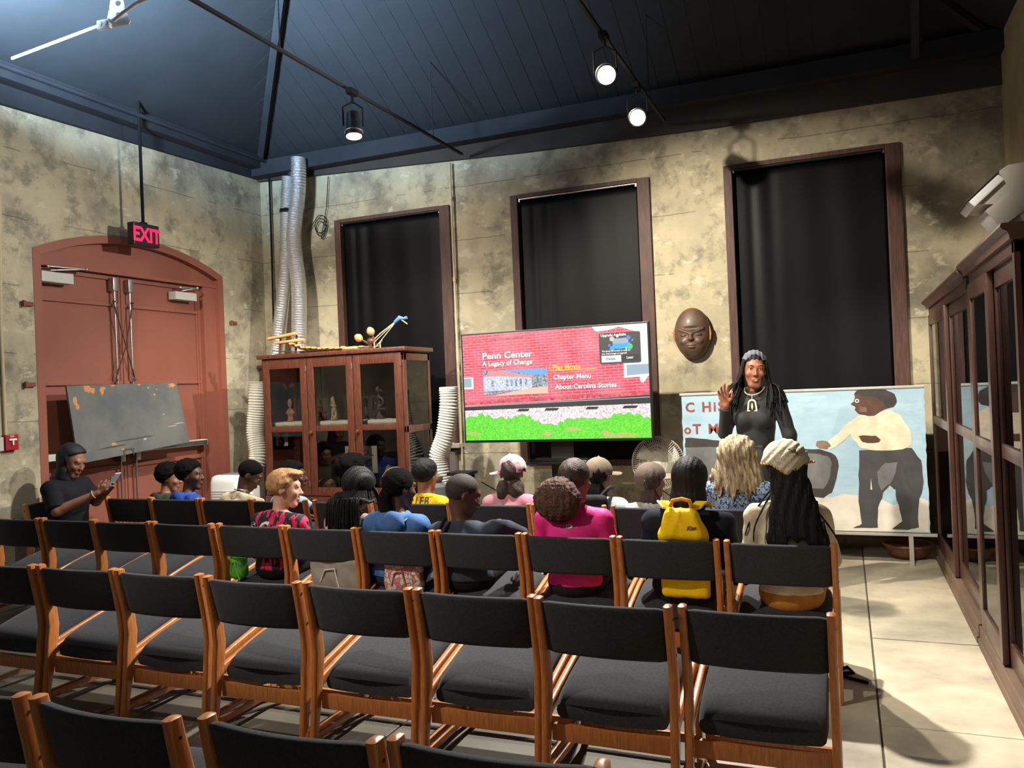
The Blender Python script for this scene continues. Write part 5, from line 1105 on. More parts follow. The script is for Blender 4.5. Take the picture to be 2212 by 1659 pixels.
def person(label, x, y, rz, T, sk, hx=0, hy=0, ht=.018, hs=.95, hyaw=0, hpit=0, hroll=0, sw=.155, wd=1.0, neck_fwd=.035, seated=True, arms=None, hands=None, res=.0085, ears=True, smile=0, hipz=.49, knees=None, group=None, bust=0):
    root = thing('person', label, 'person', (0, 0, 0), group); c = {}
    hs *= 1.10
    Hc = A3(hx, hy, T-ht-.115*hs); R = rotm(hyaw, hpit, hroll); Nb = Hc+A3(0, -neck_fwd, -.148*hs); Nb[0] = hx*.75
    Sc = Nb+A3(0, -.01, -.045); hip = A3(0, 0, hipz); u = (Nb[2]-hipz)/.5
    Sh = {s: Sc+A3(s*sw, -.005, -.018) for s in (-1, 1)}
    if arms is None: arms = {}
    for s in (-1, 1):
        if s not in arms: arms[s] = (Sh[s]+A3(s*.045, .05, -.24*u), A3(s*.10, .27, hipz+.10))
    if knees is None: knees = {s: (A3(s*.085, .03, hipz), A3(s*.12, .41, hipz-.02), A3(s*.12, .43, .085)) for s in (-1, 1)} if seated else {s: (A3(s*.085, 0, hipz), A3(s*.09, .01, hipz*.53), A3(s*.09, -.02, .085)) for s in (-1, 1)}
    sp = lambda t: hip+(Sc-hip)*t
    def torso(P, g=0.0):
        d = ell(P, hip+A3(0, -.0, 0), (.155*wd+g, .115*wd+g, .10+g))
        for t, rx, ry, rz_ in ((.28, .130, .095, .13), (.58, .142, .10, .14), (.82, .150, .088, .10)): d = smin(d, ell(P, sp(t), (rx*wd+g, ry*wd+g, rz_*u+g)), .05)
        for s in (-1, 1): d = smin(d, cap(P, Nb+A3(0, -.008, -.012), Sh[s], .040+g, .050*wd+g), .035)
        if bust:
            for s in (-1, 1): d = smin(d, ell(P, sp(.68)+A3(s*.07, .085, 0), (.07+g, .055+g, .065+g)), .035)
        return d
    def arm(P, s, g=0.0, t0=0, upto=1.0):
        E, Wr = arms[s]; d = cap(P, Sh[s], E, .046*wd+g, .036*wd+g)
        if upto > .5: d = smin(d, cap(P, E, Wr, .036*wd+g, .026+g), .015)
        return d
    def legs(P, g=0.0):
        d = None
        for s in (-1, 1):
            a, b, e = knees[s]; v = smin(cap(P, a, b, .078*wd+g, .055*wd+g), cap(P, b, e, .052*wd+g, .038+g), .02); d = v if d is None else smin(d, v, .02)
        return d
    HP = {}
    for s in (-1, 1):
        E, Wr = arms[s]; v = Wr-E
        if hands and s in hands: dd, nn, cu, sc_ = hands[s]
        else: dd, nn, cu, sc_ = A3(-s*.25, 1, -.25), A3(0, -.2, -1), .35, .85*hs
        HP[s] = hand_prims(Wr, np.array(dd, float), np.array(nn, float), -s if (hands and s in hands and len(hands[s]) > 4) else s, cu, sc_)
    hlist = HP[-1]+HP[1]
    def hands_f(P):
        d = np.full(len(P), 9.0)
        for s in (-1, 1):
            Wr = arms[s][1]; m = np.linalg.norm(P-Wr, axis=1) < .30
            if not m.any(): continue
            Q = P[m]; e = np.full(len(Q), 9.0)
            for a, b, ra, rb in HP[s]: e = smin(e, cap(Q, a, b, ra, rb), .004)
            d[m] = np.minimum(d[m], e)
        return d
    def hq(P): return ((P-Hc) @ R)/hs
    def body(P):
        d = torso(P)
        for s in (-1, 1): d = smin(d, arm(P, s), .022)
        d = smin(d, hands_f(P), .010)
        d = smin(d, legs(P), .03)
        for s in (-1, 1): e = knees[s][2]; d = smin(d, cap(P, e+A3(0, -.02, -.045), e+A3(0, .10, -.055), .034, .028), .02)
        d = smin(d, cap(P, Nb+A3(0, -.01, -.04), Hc+R @ A3(0, -.02, -.05)*hs, .052*wd*.98, .047*hs), .025)
        m = np.linalg.norm(P-Hc, axis=1) < .24*hs; o = np.full(len(P), 9.0); o[m] = headsdf(hq(P[m]), hs, ears, smile); return smin(d, o, .014)
    pts = [Hc+.13, Hc-.13, hip-.18, hip+.18, A3(-.1, 0, 0), A3(.1, 0, 0)]+[Sh[s]+s*A3(.08, 0, 0) for s in (-1, 1)]+[p for a, b, _, _ in hlist for p in (a, b)]+[arms[s][0]+k*.06 for s in (-1, 1) for k in (-1, 1)]+[k+j*.08 for s in (-1, 1) for k in knees[s] for j in (-1, 1)]+[knees[s][2]+A3(0, .16, 0) for s in (-1, 1)]
    pts = np.array(pts); lo, hi = pts.min(0)-.02, pts.max(0)+.02; lo[2] = max(lo[2], 0)
    blob('body', body, lo, hi, res, SK[sk], root)
    # eyes
    for s in (-1, 1):
        ec = Hc+R @ A3(s*.031, .0755, .010)*hs; mb = MB(); mb.sphere(tuple(ec), .0112*hs, 12, 8); e = mb.build('eye', M_EYE, root, True)
        f_ = R @ A3(0, .0075, 0)*hs; mb = MB(); mb.sphere(tuple(ec+f_), .0060*hs, 10, 6); mb.build('iris', M_IRIS, e, True)
    c.update(root=root, Hc=Hc, R=R, Nb=Nb, hs=hs, hq=hq, torso=torso, arm=arm, legs=legs, Sh=Sh, arms=arms, hip=hip, sp=sp, lo=lo, hi=hi, knees=knees, u=u, res=res, pose=(x, y, rz), wd=wd)
    return c
def finish(c):
    x, y, rz = c['pose']; r = c['root']; r.location = (x, y, 0); r.rotation_euler[2] = rz
def shirt(c, m, sleeve=.95, name='shirt', g=.012, hem=.0, fold=.0035, fine=30, neckz=.012, label=None, armcut=None, seed=0, extra=None):
    Nb, hip = c['Nb'], c['hip']; ax = c['Hc']-Nb; ax = ax/np.linalg.norm(ax); zb = hip[2]-.015+hem
    def f(P):
        d = c['torso'](P, g); nz = fold*wav(P, fine, seed)
        for s in (-1, 1):
            E, Wr = c['arms'][s]; S = c['Sh'][s]
            if sleeve <= 1:
                a = cap(P, S, E, .050*c['wd']+g, .044*c['wd']+g); v = E-S; L = np.linalg.norm(v); v = v/L; a = smax(a, ((P-S) @ v)-L*sleeve, .004)
            else:
                a = smin(cap(P, S, E, .048*c['wd']+g, .040*c['wd']+g), cap(P, E, Wr, .040*c['wd']+g, .029+g), .02); v = Wr-E; L = np.linalg.norm(v); v = v/L; a = smax(a, ((P-E) @ v)-L*(sleeve-1), .004)
            d = smin(d, a, .02)
        d = smax(d+nz, ((P-Nb) @ ax)-neckz, .004); d = smax(d, zb-P[:, 2], .004)
        return extra(P, d) if extra else d
    o = blob(name, f, c['lo']-.03, c['hi']*A3(1, 1, 0)+A3(.03, .03, c['Hc'][2]), c['res'], m, c['root'])
    if label: o['label'] = label
    return o
def trousers(c, m, name='trousers', length=1.0):
    hip = c['hip']
    def f(P):
        d = smin(c['legs'](P, .008), ell(P, hip-A3(0, 0, .01), (.164*c['wd'], .124*c['wd'], .110)), .03)+.003*wav(P, 32); return smax(smax(d, P[:, 2]-(hip[2]+.07), .004), .10-P[:, 2], .004)
    return blob(name, f, c['lo']-.02, c['hi']*A3(1, 1, 0)+A3(.02, .02, hip[2]+.12), .012, m, c['root'])
def shoes(c, m):
    for s in (-1, 1):
        e = c['knees'][s][2]; k = 1 if e[1] > .1 or True else -1
        blob('shoe', lambda P: smax(smin(cap(P, e+A3(0, -.025, -.04), e+A3(0, .11, -.05), .042, .034), cap(P, e+A3(0, 0, -.03), e+A3(0, -.005, .01), .042), .02), .004-P[:, 2], .003), e-A3(.06, .09, .085), e+A3(.06, .17, .06), .010, m, c['root'])
def hair(c, f, m, name='hair', pad=.12, down=.0, back=.0, label=None, res=None):
    Hc = c['Hc']; lo = Hc-A3(pad, pad+back, pad+down); hi = Hc+A3(pad, pad, pad)
    o = blob(name, lambda P: f(P, c['hq'](P))*1.0, lo, hi, res or c['res']*.8, m, c['root']);
    if label: o['label'] = label
    return o
def capsk(q, th, front=.085, slope=.75, low=-.055, r=(.074, .094, .086)):
    L = low+np.maximum(0, q[:, 1]+.035)*(slope+.50); t = np.clip((q[:, 2]-L)/.045, -.7, 1)
    return smax(ell(q, CR, r)-th*t-.0015*t, L-.012-q[:, 2]+.003*np.sin(q[:, 0]*170)+.002*np.sin(q[:, 1]*240), .004)
def short_hair(th=.008, noise=.002, fr=60, slope=.72, low=-.055, **k):
    return lambda P, q: (capsk(q, th, slope=slope, low=low)-noise*wav(q, fr))*.95
def afro(rad=(.115, .12, .105), cen=(0, -.025, .055), noise=.006, fr=70, low=-.06, slope=.8):
    return lambda P, q: smax(ell(q, cen, rad), (low+np.maximum(0, q[:, 1]+.035)*(slope+.42))-q[:, 2], .03)-noise*wav(q, fr)-noise*.6*wav(q[:, [1, 2, 0]]*A3(1, 1.3, .9), fr*2.1, 2)
# --- accessories
def ball_cap(c, m, brim_m=None, hole=True, yaw=0, tilt=0, label=None, extra_logo=None):
    q0 = rotm(yaw, tilt, 0)
    def f(P):
        q = c['hq'](P) @ q0; d = ell(q, CR+A3(0, .002, .010), (.088, .108, .098)); d = smax(d, .028-.0-q[:, 2]+.10*(-q[:, 1]-.0)*0-.0, .004) if False else smax(d, .012+.12*q[:, 1]-q[:, 2], .004)
        d = smax(d, -ell(q, CR+A3(0, .002, .0), (.080, .100, .088)), .003)
        if hole: d = smax(d, -ell(q, (0, -.108, .010), (.024, .04, .018)), .004)
        d = np.minimum(d, np.linalg.norm(q-A3(0, .002, .137), axis=1)-.008)
        if hole: d = np.minimum(d, np.maximum(ell(q, CR+A3(0, .002, .010), (.090, .110, .100)), np.abs(q[:, 2]-.004)-.006)) if False else d
        return d*c['hs']
    Hc = c['Hc']; o = blob('cap', f, Hc-.15, Hc+.17, .0055, m, c['root'], label)
    def b(P):
        q = c['hq'](P) @ q0; d = ell(q, (0, .115, .026), (.076, .080, .012)); zc = .026-.9*(q[:, 0]**2)*4-.12*(q[:, 1]-.08)
        d = np.maximum(np.abs(q[:, 2]-zc)-.0035, np.sqrt((q[:, 0]/.078)**2+((q[:, 1]-.085)/.105)**2)*.09-.09); d = smax(d, -ell(q, CR, (.078, .098, .09)), .002); return d*.7*c['hs']
    Rm = c['R'] @ q0; cen = Hc+Rm @ A3(0, .11, .02)*c['hs']; blob('cap_brim', b, cen-.15, cen+.15, .0055, brim_m or m, o)
    return o
def decal(o_tgt, tmb, origin, ux, uy, m, name, parent, off=.003):
    """lay a flat mesh on a cloth surface by casting it along -normal"""
    bv = BVHTree.FromPolygons([v.co[:] for v in o_tgt.data.vertices], [tuple(p.vertices) for p in o_tgt.data.polygons]); ux = Vector(ux).normalized(); uy = Vector(uy).normalized(); n = ux.cross(uy); out = []
    for a, b, _ in tmb.v:
        p = Vector(origin)+ux*a+uy*b; h = bv.ray_cast(p+n*.3, -n, .8); out.append(tuple((h[0]+n*off) if h[0] else p))
    mb = MB(); mb.add(out, tmb.f); mb.mi = list(tmb.mi); return mb.build(name, m, parent)
def locks(c, specs, m, name='lock', r=.008, tip=.004, wob=.006):
    """specs: list of point lists (body coordinates)"""
    for i, pts in enumerate(specs):
        P = [Vector(p) for p in pts]; out = []
        for k in range(len(P)-1):
            p0, p1, p2, p3 = P[max(k-1, 0)], P[k], P[k+1], P[min(k+2, len(P)-1)]
            for j in range(5): t = j/5; out.append(.5*((2*p1)+(-p0+p2)*t+(2*p0-5*p1+4*p2-p3)*t*t+(-p0+3*p1-3*p2+p3)*t**3))
        out.append(P[-1]); n = len(out); mb = MB(); mb.tube(out, 0, 7, rf=lambda k: (r+(tip-r)*k/n)*(1+.18*math.sin(k*2.4+i))); mb.build(name, m, c['root'], True)
def hood(c, m, g=.0):
    Nb = c['Nb']
    def f(P):
        q = P-(Nb+A3(0, -.03, -.005)); ring = np.sqrt((np.sqrt(q[:, 0]**2+(q[:, 1]*1.1)**2)-.085)**2+(q[:, 2])**2)-.028; b = ell(q, (0, -.075, -.035), (.11, .045, .075)); return (smin(ring, b, .03)+.005*wav(P, 45, 2))*.9
    return blob('hood', f, Nb-.2, Nb+.16, c['res'], m, c['root'])
jeans = cloth('denim', (38, 50, 74), (28, 38, 60), 20); blk = cloth('black_jersey', (20, 21, 25), (14, 15, 18), 10); dgr = cloth('charcoal_trousers', (34, 35, 40)); sho = mat('white_trainer', (200, 200, 198), .6); sho2 = mat('black_trainer', (26, 26, 28), .6)
def std(c, tm=None, sm=None): trousers(c, tm or jeans); shoes(c, sm or sho); finish(c)
D = math.radians
# ---------------- third row
def stripes_mat():
    m = bpy.data.materials.new('black_magenta_jersey'); m.use_nodes = True; nt = m.node_tree; b = nt.nodes['Principled BSDF']; L = nt.links.new; tc = nd(nt, 'ShaderNodeTexCoord'); mp = nd(nt, 'ShaderNodeMapping'); mp.inputs['Rotation'].default_value = (0, D(35), 0); mp.inputs['Scale'].default_value = (1, .15, .35)
    v = nd(nt, 'ShaderNodeTexNoise'); v.inputs['Scale'].default_value = 42; v.inputs['Detail'].default_value = 1.5; r = nd(nt, 'ShaderNodeValToRGB'); r.color_ramp.interpolation = 'CONSTANT'; r.color_ramp.elements[0].color = lin((24, 26, 38)); r.color_ramp.elements[1].position = .535; r.color_ramp.elements[1].color = lin((206, 36, 88)); b.inputs['Roughness'].default_value = .8
    L(tc.outputs['Object'], mp.inputs[0]); L(mp.outputs[0], v.inputs[0]); L(v.outputs[0], r.inputs[0]); L(r.outputs[0], b.inputs['Base Color']); return m
c = person('blond boy in a black and magenta patterned jersey, seated in the third row', -3.68, 4.56, 0, 1.165, 'light', hx=.07, hy=.02, hs=1.0, hyaw=D(-62), hpit=D(-6), sw=.16, ht=.02)
s_ = shirt(c, stripes_mat(), .9, seed=1)
q = text_mb('S G', .11, 'CENTER', 1.1, 1, .004, ital=.3, res=2); decal(s_, q, (-.08, 0, .725), (1, 0, .05), (0, 0, 1), mat('print_white', (225, 225, 228), .7), 'back_print', c['root'])
hair(c, lambda P, q: np.minimum(capsk(q, .010, slope=.62, low=-.062), smin(ell(q, (0, .045, .098), (.062, .060, .024)), capsk(q, .012, slope=.9), .02))-.0035*wav(q, 95)-.0015*np.sin(q[:, 0]*300+q[:, 1]*80), HBL); std(c, blk)
c = person('girl with very long black braids in a pale top, third row beside the blue hoodie', -3.13, 4.56, 0, 1.17, 'mid', hx=.11, hy=.03, hs=.98, hyaw=D(-20), hpit=D(-22), hroll=D(8), sw=.14, ht=.02)
shirt(c, cloth('pale_pink_white', (206, 190, 190), (170, 130, 132), 16), 1.7, seed=2)
hair(c, lambda P, q: capsk(q, .016, slope=.35, low=-.085)-.003*np.sin(q[:, 0]*180), HB, down=.04)
sp_ = []
rd = random.Random(2); Hc = c['Hc']
for i in range(36):
    u = i/35; a = D(200+140*u) if i % 2 else D(150+240*u); bx, by = .080*math.cos(a), .095*math.sin(a)-.01
    e = (Hc[0]+bx*1.3-.05+rd.uniform(-.035, .035), min(-.10, Hc[1]+by*1.3-.03), .80-rd.uniform(.0, .16)); sp_.append([(Hc[0]+bx*.8, Hc[1]+by*.8, Hc[2]+.03), (Hc[0]+bx*1.25, Hc[1]+by*1.2-.01, Hc[2]-.09), ((Hc[0]+bx*1.3+e[0])/2, min(-.115, (Hc[1]+by+e[1])/2-.03), .96), e])
locks(c, sp_, HB, 'braid', .0125, .007)
locks(c, [[(Hc[0]+.07, Hc[1]+.05, Hc[2]+.02), (Hc[0]+.12, Hc[1]+.06, Hc[2]-.08), (Hc[0]+.14, Hc[1]+.02, Hc[2]-.2), (Hc[0]+.10, .0, Hc[2]-.30)], [(Hc[0]+.06, Hc[1]+.06, Hc[2]+.02), (Hc[0]+.10, Hc[1]+.08, Hc[2]-.1), (Hc[0]+.12, Hc[1]+.05, Hc[2]-.24)]], HB, 'braid', .011, .007)
std(c)
c = person('girl in a blue denim-toned hoodie with a low ponytail, third row', -2.72, 4.56, 0, 1.165, 'dark', hx=.02, hy=.02, hs=1.0, hyaw=D(-28), hpit=D(-8), sw=.165, wd=1.03, ht=.014)
bl = cloth('blue_hoodie', (74, 112, 168), (56, 84, 132), 5); s_ = shirt(c, bl, 1.9, g=.02, fold=.007, fine=26, seed=3); hood(c, bl)
hair(c, lambda P, q: np.minimum(capsk(q, .008, slope=.52, low=-.075), smin(ell(q, (0, -.095, -.06), (.045, .035, .06)), ell(q, (.02, -.09, -.14), (.04, .035, .06)), .03))-.0025*wav(q, 90), HK, down=.10, back=.05)
mb = MB(); mb.tube([tuple(c['Hc']+c['R'] @ A3(-.035*0-.03, .10*math.sin(a)-.012, .028+.096*math.cos(a))*c['hs']) for a in [D(-70+14*k) for k in range(10)]], .0035, 6); mb.build('hair_parting', mat('scalp_line', (120, 100, 92), .6), c['root'], True)
mb = MB(); mb.tube([(.14, -.05, .868), (.115, -.112, .83), (.08, -.128, .76), (.04, -.132, .66)], .005, 6); mb.build('bag_cord', mat('pale_cord', (200, 190, 184), .7), c['root'], True)
std(c)
c = person('boy with a shaved head in a dark grey tee leaning sideways, third row', -2.22, 4.56, 0, 1.12, 'dark', hx=-.03, hy=.03, hs=1.03, hyaw=D(-48), hpit=D(-20), hroll=D(0), sw=.165, ht=.004, arms={1: (A3(.24, -.04, .815), A3(.34, .14, .72))})
shirt(c, cloth('dark_grey_tee', (58, 66, 80), (40, 46, 58), 6), 1.9, g=.016, fold=.006, fine=34, seed=4, label=None); hair(c, short_hair(.002, .0006, 200, .66, -.05), mat('hair_shaved', (34, 26, 24), .8, ns=80, col2=(50, 38, 34)))
mb = MB(); mb.tube([(-.10, -.085, .86), (-.12, -.12, .80), (-.13, -.12, .68)], .012, 6); mb.build('bag_strap', blk, c['root'], True); std(c, blk)
c = person('girl in a bright pink long-sleeved top with a curly brown ponytail puff, third row', -1.52, 4.58, 0, 1.215, 'mid', hx=-.01, hy=.08, hs=1.0, hyaw=D(-14), hpit=D(-10), sw=.175, wd=1.05, ht=.014, neck_fwd=.05)
pk = cloth('hot_pink', (240, 56, 150), (222, 42, 132), 4, .6); s_ = shirt(c, pk, 1.95, g=.012, fold=.003, neckz=.05, seed=5)
lg = MB(); lg.add([(.022*math.cos(2*PI*k/16), .012*math.sin(2*PI*k/16), 0) for k in range(16)], [tuple(range(16))]); decal(s_, lg, (.0, 0, c['Nb'][2]-.085), (1, 0, 0), (0, 0, 1), mat('logo_silver', (200, 196, 180), .4), 'logo_badge', c['root'], .0035)
lg = MB(); lg.add([(-.010, -.006, 0), (-.006, -.006, 0), (-.006, .006, 0), (-.010, .006, 0), (-.001, -.004, 0), (.003, -.004, 0), (.003, .006, 0), (-.001, .006, 0)], [(0, 1, 2, 3), (4, 5, 6, 7)]); decal(s_, lg, (.0, 0, c['Nb'][2]-.085), (1, 0, 0), (0, 0, 1), M_BLKM, 'logo_mark', c['root'], .0045)
hair(c, lambda P, q: capsk(q, .007, slope=.5, low=-.075)-.002*wav(q, 90), HD)
hp = c['Hc']+A3(-.06, -.17, -.095)
blob('ponytail_puff', lambda P: smin(ell(P, hp, (.145, .085, .13)), cap(P, hp, c['Hc']+A3(-.02, -.08, 0), .05), .05)-.006*wav(P[:, [1, 2, 0]], 75)-.006*wav(P*A3(1, 1.2, .85), 165, 3)-.003*wav(P[:, [2, 0, 1]], 310, 1), hp-.2, hp+.22, .006, mat('hair_curly_brown', (58, 36, 28), .8, ns=45, col2=(98, 66, 50), bump=1, bs=110), c['root']); std(c, dgr)
c = person('person with straight black hair in a navy sweatshirt wearing a yellow backpack, third row', -.88, 4.58, 0, 1.225, 'mid', hx=.05, hy=.03, hs=1.0, hyaw=D(-6), hpit=D(-6), sw=.185, wd=1.06, ht=.02)
shirt(c, cloth('navy_sweatshirt', (26, 32, 48), (18, 22, 34), 6), 1.95, g=.022, fold=.006, fine=28, seed=6)
hair(c, lambda P, q: smin(capsk(q, .016, slope=.5, low=-.09), smax(ell(q, (0, -.035, -.085), (.094, .075, .11)), q[:, 1]-.04, .01), .03)-.0012*np.sin(q[:, 0]*260), HB, down=.10)
finish_nav = c; trousers(c, dgr); shoes(c, sho); finish(c)
def backpack():
    t = thing('yellow_backpack', 'bright yellow backpack on the back of the person in navy, third row', 'backpack', (0, 0, 0)); ym = cloth('yellow_nylon', (255, 216, 16), (246, 196, 4), 5, .6)
    def f(P):
        d = rbox(P, (0, -.245, .655), (.145-.0, .085, .245), .07); d = smin(d, ell(P, (0, -.25, .83), (.11, .08, .10)), .05); d = smin(d, rbox(P, (0, -.325, .57), (.11, .035, .11), .03), .02)
        return d+.006*wav(P, 24, 1)+.004*np.abs(np.sin(P[:, 0]*26+P[:, 2]*5))*(P[:, 2] > .72)
    # hangs behind the wearer: above the chair back it bulges over the top edge
    def g(P): return smax(f(P*A3(1, 1, 1)), (-.335)-P[:, 1], .01)
    def bk(P):
        zz = P[:, 2]; w = .088+.32*np.clip(.95-zz, 0, .16); Q = P*A3(1, 1, 1); Q = np.stack([(P[:, 0]-.01)/w*.12, P[:, 1], P[:, 2]], 1)
        a = rbox(Q, (0, -.172, .87), (.12, .050, .095), .045); b = rbox(Q, (0, -.128, .66), (.115, .030, .20), .028); return (smin(a, b, .05)+.009*np.abs(np.sin(P[:, 0]*30+(zz-.9)*14*np.sign(P[:, 0]-.01)))*np.clip((zz-.76)*6, 0, 1)+.003*wav(P, 40, 1))*.85
    sack = blob('sack', bk, (-.2, -.30, .42), (.22, -.08, 1.02), .0065, ym, t)
    mb = MB(); mb.tube([(.0-.045, -.185, .965), (-.03, -.19, 1.0), (.02, -.19, 1.01), (.06, -.19, 1.0), (.07, -.185, .965)], .011, 8); mb.build('grab_handle', cloth('amber_webbing', (226, 150, 40)), t, True)
    for s in (-1, 1):
        mb = MB(); loft(mb, [[(x+px*1.0+.01, y+pz*.3, z+pz) for px, pz in rrect(.058, .012, .005, 2)] for x, y, z in ((s*.07, -.16, .955), (s*.10, -.13, .985), (s*.115, -.07, .975+.0), (s*.12, -.01, .95))]); st = mb.build('shoulder_strap', ym, t, True)
        mb = MB(); mb.tube([(s*.10+.01, -.165, .955), (s*.13+.01, -.14, .985), (s*.145+.01, -.08, .98)], .007, 6); mb.build('grey_piping', mat('grey_piping', (190, 184, 176), .7), st, True)
    qd = text_mb('Kan', .032, 'LEFT', 1, 1, .001, ital=.35, res=2); decal(sack, qd, (.045, 0, .845), (1, 0, .1), (-.1, 0, 1), cloth('brown_thread', (140, 90, 20)), 'script_print', t)
    return t
bp_ = backpack(); bp_.location = (-.88+.02, 4.58, 0)
for ch in bp_.children: pass
c = person('girl with very long black hair and a cream crocheted kerchief, third row at the aisle', -.31, 4.57, 0, 1.30, 'tan', hx=.0, hy=.02, hs=1.03, hyaw=D(22), hpit=D(-4), sw=.158, wd=.97, ht=.032)
shirt(c, cloth('cream_blouse', (226, 214, 190), (200, 186, 160), 10), 1.8, g=.014, fold=.006, fine=36, hem=.025, seed=7)
Hc = c['Hc']
def kh(P):
    q = c['hq'](P); d = capsk(q, .016, slope=.3, low=-.08)*c['hs']; z = P[:, 2]; t = np.clip((Hc[2]+.02-z)/(Hc[2]-.77), 0, 1); w = .085+.072*t; cx = .02+.028*t; cy = -.07-.055*t
    e = np.sqrt(((P[:, 0]-cx-Hc[0])/w)**2+((P[:, 1]-cy)/(.055-.015*t))**2); e = (e-1)*.045; e = smax(e, z-(Hc[2]+.05), .03); e = smax(e, .775+.02*np.sin(P[:, 0]*90)+.03*np.sin(P[:, 0]*31)-z, .01)
    return smin(d, e, .03)-.0022*np.sin(P[:, 0]*120+4*np.sin(z*9))-.0013*np.sin(P[:, 0]*330+z*12)
blob('long_hair', kh, (-.24, -.22, .72), (.28, .15, 1.34), .0065, HB, c['root'])
locks(c, [[(-.07, -.03, Hc[2]-.08), (-.13, -.06, .98), (-.19, -.08, .88), (-.22, -.06, .80)], [(-.06, -.06, Hc[2]-.08), (-.12, -.11, .95), (-.16, -.14, .86), (-.17, -.13, .78)], [(.10, -.09, 1.0), (.17, -.11, .92), (.22, -.08, .84), (.24, -.08, .80)], [(.08, -.1, .98), (.14, -.14, .9), (.18, -.14, .82), (.2, -.12, .77)]], HB, 'hair_strand', .006, .003)
def kf(P):
    q = c['hq'](P) @ rotm(D(-22), 0, 0); d = ell(q, CR+A3(.0, -.008, .012), (.104, .122, .110)); d = np.abs(d)-.005; tri = np.maximum(.040-q[:, 2]-.55*np.maximum(0, (.075-np.abs(q[:, 0]-.02))*1.4)*(q[:, 1] < 0)*1.0, -9); d = np.maximum(d, tri); return (np.maximum(d, q[:, 1]-.085)-.0022*np.sin(q[:, 0]*150-q[:, 2]*150))*.8*c['hs']
kc = blob('crochet_kerchief', kf, Hc-.16, Hc+.17, .0055, mat('cream_crochet', (226, 218, 196), .9, ns=90, col2=(196, 186, 160), bump=1, bs=200), c['root'])
mb = MB(); rr_ = []
for k in range(49):
    a = k/48; px = -.104+.228*a; bz = .040-.77*max(0, (.075-abs(px-.02)))
    rr_.append((px, bz+.004*math.cos(k*2.1)))
kp = []
for px, bz in rr_:
    yq = -math.sqrt(max(.0004, 1-(px/.106)**2-((bz-.040)/.113)**2))*.133-.008
    kp.append(tuple(Hc+c['R'] @ (rotm(D(-22), 0, 0) @ A3(px*1.05, yq, bz))*c['hs']))
mb.tube(kp, .005, 6); mb.build('amber_trim', mat('amber_yarn', (196, 140, 70), .9), kc, True)
mb = MB(); fo = Hc+c['R'] @ (rotm(D(-22), 0, 0) @ A3(.035, -.115, .085))*c['hs']; mb.sphere(tuple(fo), .020, 12, 8, (1, .6, 1)); [mb.sphere(tuple(fo+A3(.022*math.cos(k*PI/3), -.002, .018*math.sin(k*PI/3))), .012, 8, 6, (1, .6, 1)) for k in range(6)]; mb.build('crochet_flower', mat('brown_yarn', (104, 76, 54), .9), kc, True)
trousers(c, cloth('ochre_skirt', (200, 138, 66), (176, 116, 52), 20), 'skirt'); shoes(c, sho); finish(c)
# things hung on or lying on the third-row chairs
def bag(name, label, cat_, x, y, z, hsz, m, strap_m=None, seed=0, extra=None):
    t = thing(name, label, cat_, (x, y, z)); b = blob('bag_body', lambda P: smin(rbox(P, (x, y, z), hsz, min(hsz)*.55), ell(P, (x, y-.01, z-hsz[2]*.3), (hsz[0]*.95, hsz[1]*1.1, hsz[2]*.75)), .03)+.006*wav(P, 30, seed), A3(x, y, z)-A3(*hsz)-.04, A3(x, y, z)+A3(*hsz)+.04, .008, m, t)
    mb = MB(); mb.tube([(x-hsz[0]*.5, y-hsz[1]-.012, z-.05), (x-hsz[0]*.3, y-hsz[1]-.016, z+.03), (x+hsz[0]*.1, y-hsz[1]-.016, z+.045), (x+.05, y-hsz[1]-.016, z-.08)], .006, 6); mb.build('strap', strap_m or m, t, True); return t
bag('grey_backpack', 'light grey backpack resting on the chair of the girl with braids', 'backpack', -3.10, 4.43, .49, (.19, .045, .10), cloth('stone_grey_canvas', (160, 154, 142), (140, 134, 122), 6), mat('white_piping', (225, 222, 214), .6), 1)
def hexm():
    m = bpy.data.materials.new('pink_hexagon_cloth'); m.use_nodes = True; nt = m.node_tree; b = nt.nodes['Principled BSDF']; L = nt.links.new; tc = nd(nt, 'ShaderNodeTexCoord'); mp = nd(nt, 'ShaderNodeMapping'); mp.inputs['Scale'].default_value = (1, .01, 1)
    v = nd(nt, 'ShaderNodeTexVoronoi'); v.inputs['Scale'].default_value = 30; v.inputs['Randomness'].default_value = .75; e = nd(nt, 'ShaderNodeTexVoronoi', feature='DISTANCE_TO_EDGE'); e.inputs['Scale'].default_value = 30; e.inputs['Randomness'].default_value = .75
    r = nd(nt, 'ShaderNodeValToRGB'); r.color_ramp.interpolation = 'CONSTANT'; r.color_ramp.elements[0].color = lin((206, 196, 180)); r.color_ramp.elements[1].position = .62; r.color_ramp.elements[1].color = lin((196, 120, 124)); sp = nd(nt, 'ShaderNodeSeparateColor'); L(tc.outputs['Object'], mp.inputs[0]); L(mp.outputs[0], v.inputs[0]); L(mp.outputs[0], e.inputs[0]); L(v.outputs['Color'], sp.inputs[0]); L(sp.outputs[0], r.inputs[0])
    c_ = nd(nt, 'ShaderNodeMath', operation='LESS_THAN'); c_.inputs[1].default_value = .05; L(e.outputs['Distance'], c_.inputs[0]); x = nd(nt, 'ShaderNodeMix', data_type='RGBA'); L(c_.outputs[0], x.inputs[0]); L(r.outputs[0], x.inputs[6]); x.inputs[7].default_value = lin((150, 100, 96)); L(x.outputs[2], b.inputs['Base Color']); b.inputs['Roughness'].default_value = .8; return m
bag('hexagon_tote', 'small tote bag with pink hexagons on the chair of the girl in blue', 'bag', -2.61, 4.44, .49, (.13, .035, .10), hexm(), mat('pink_strap', (190, 80, 110), .7), 2)
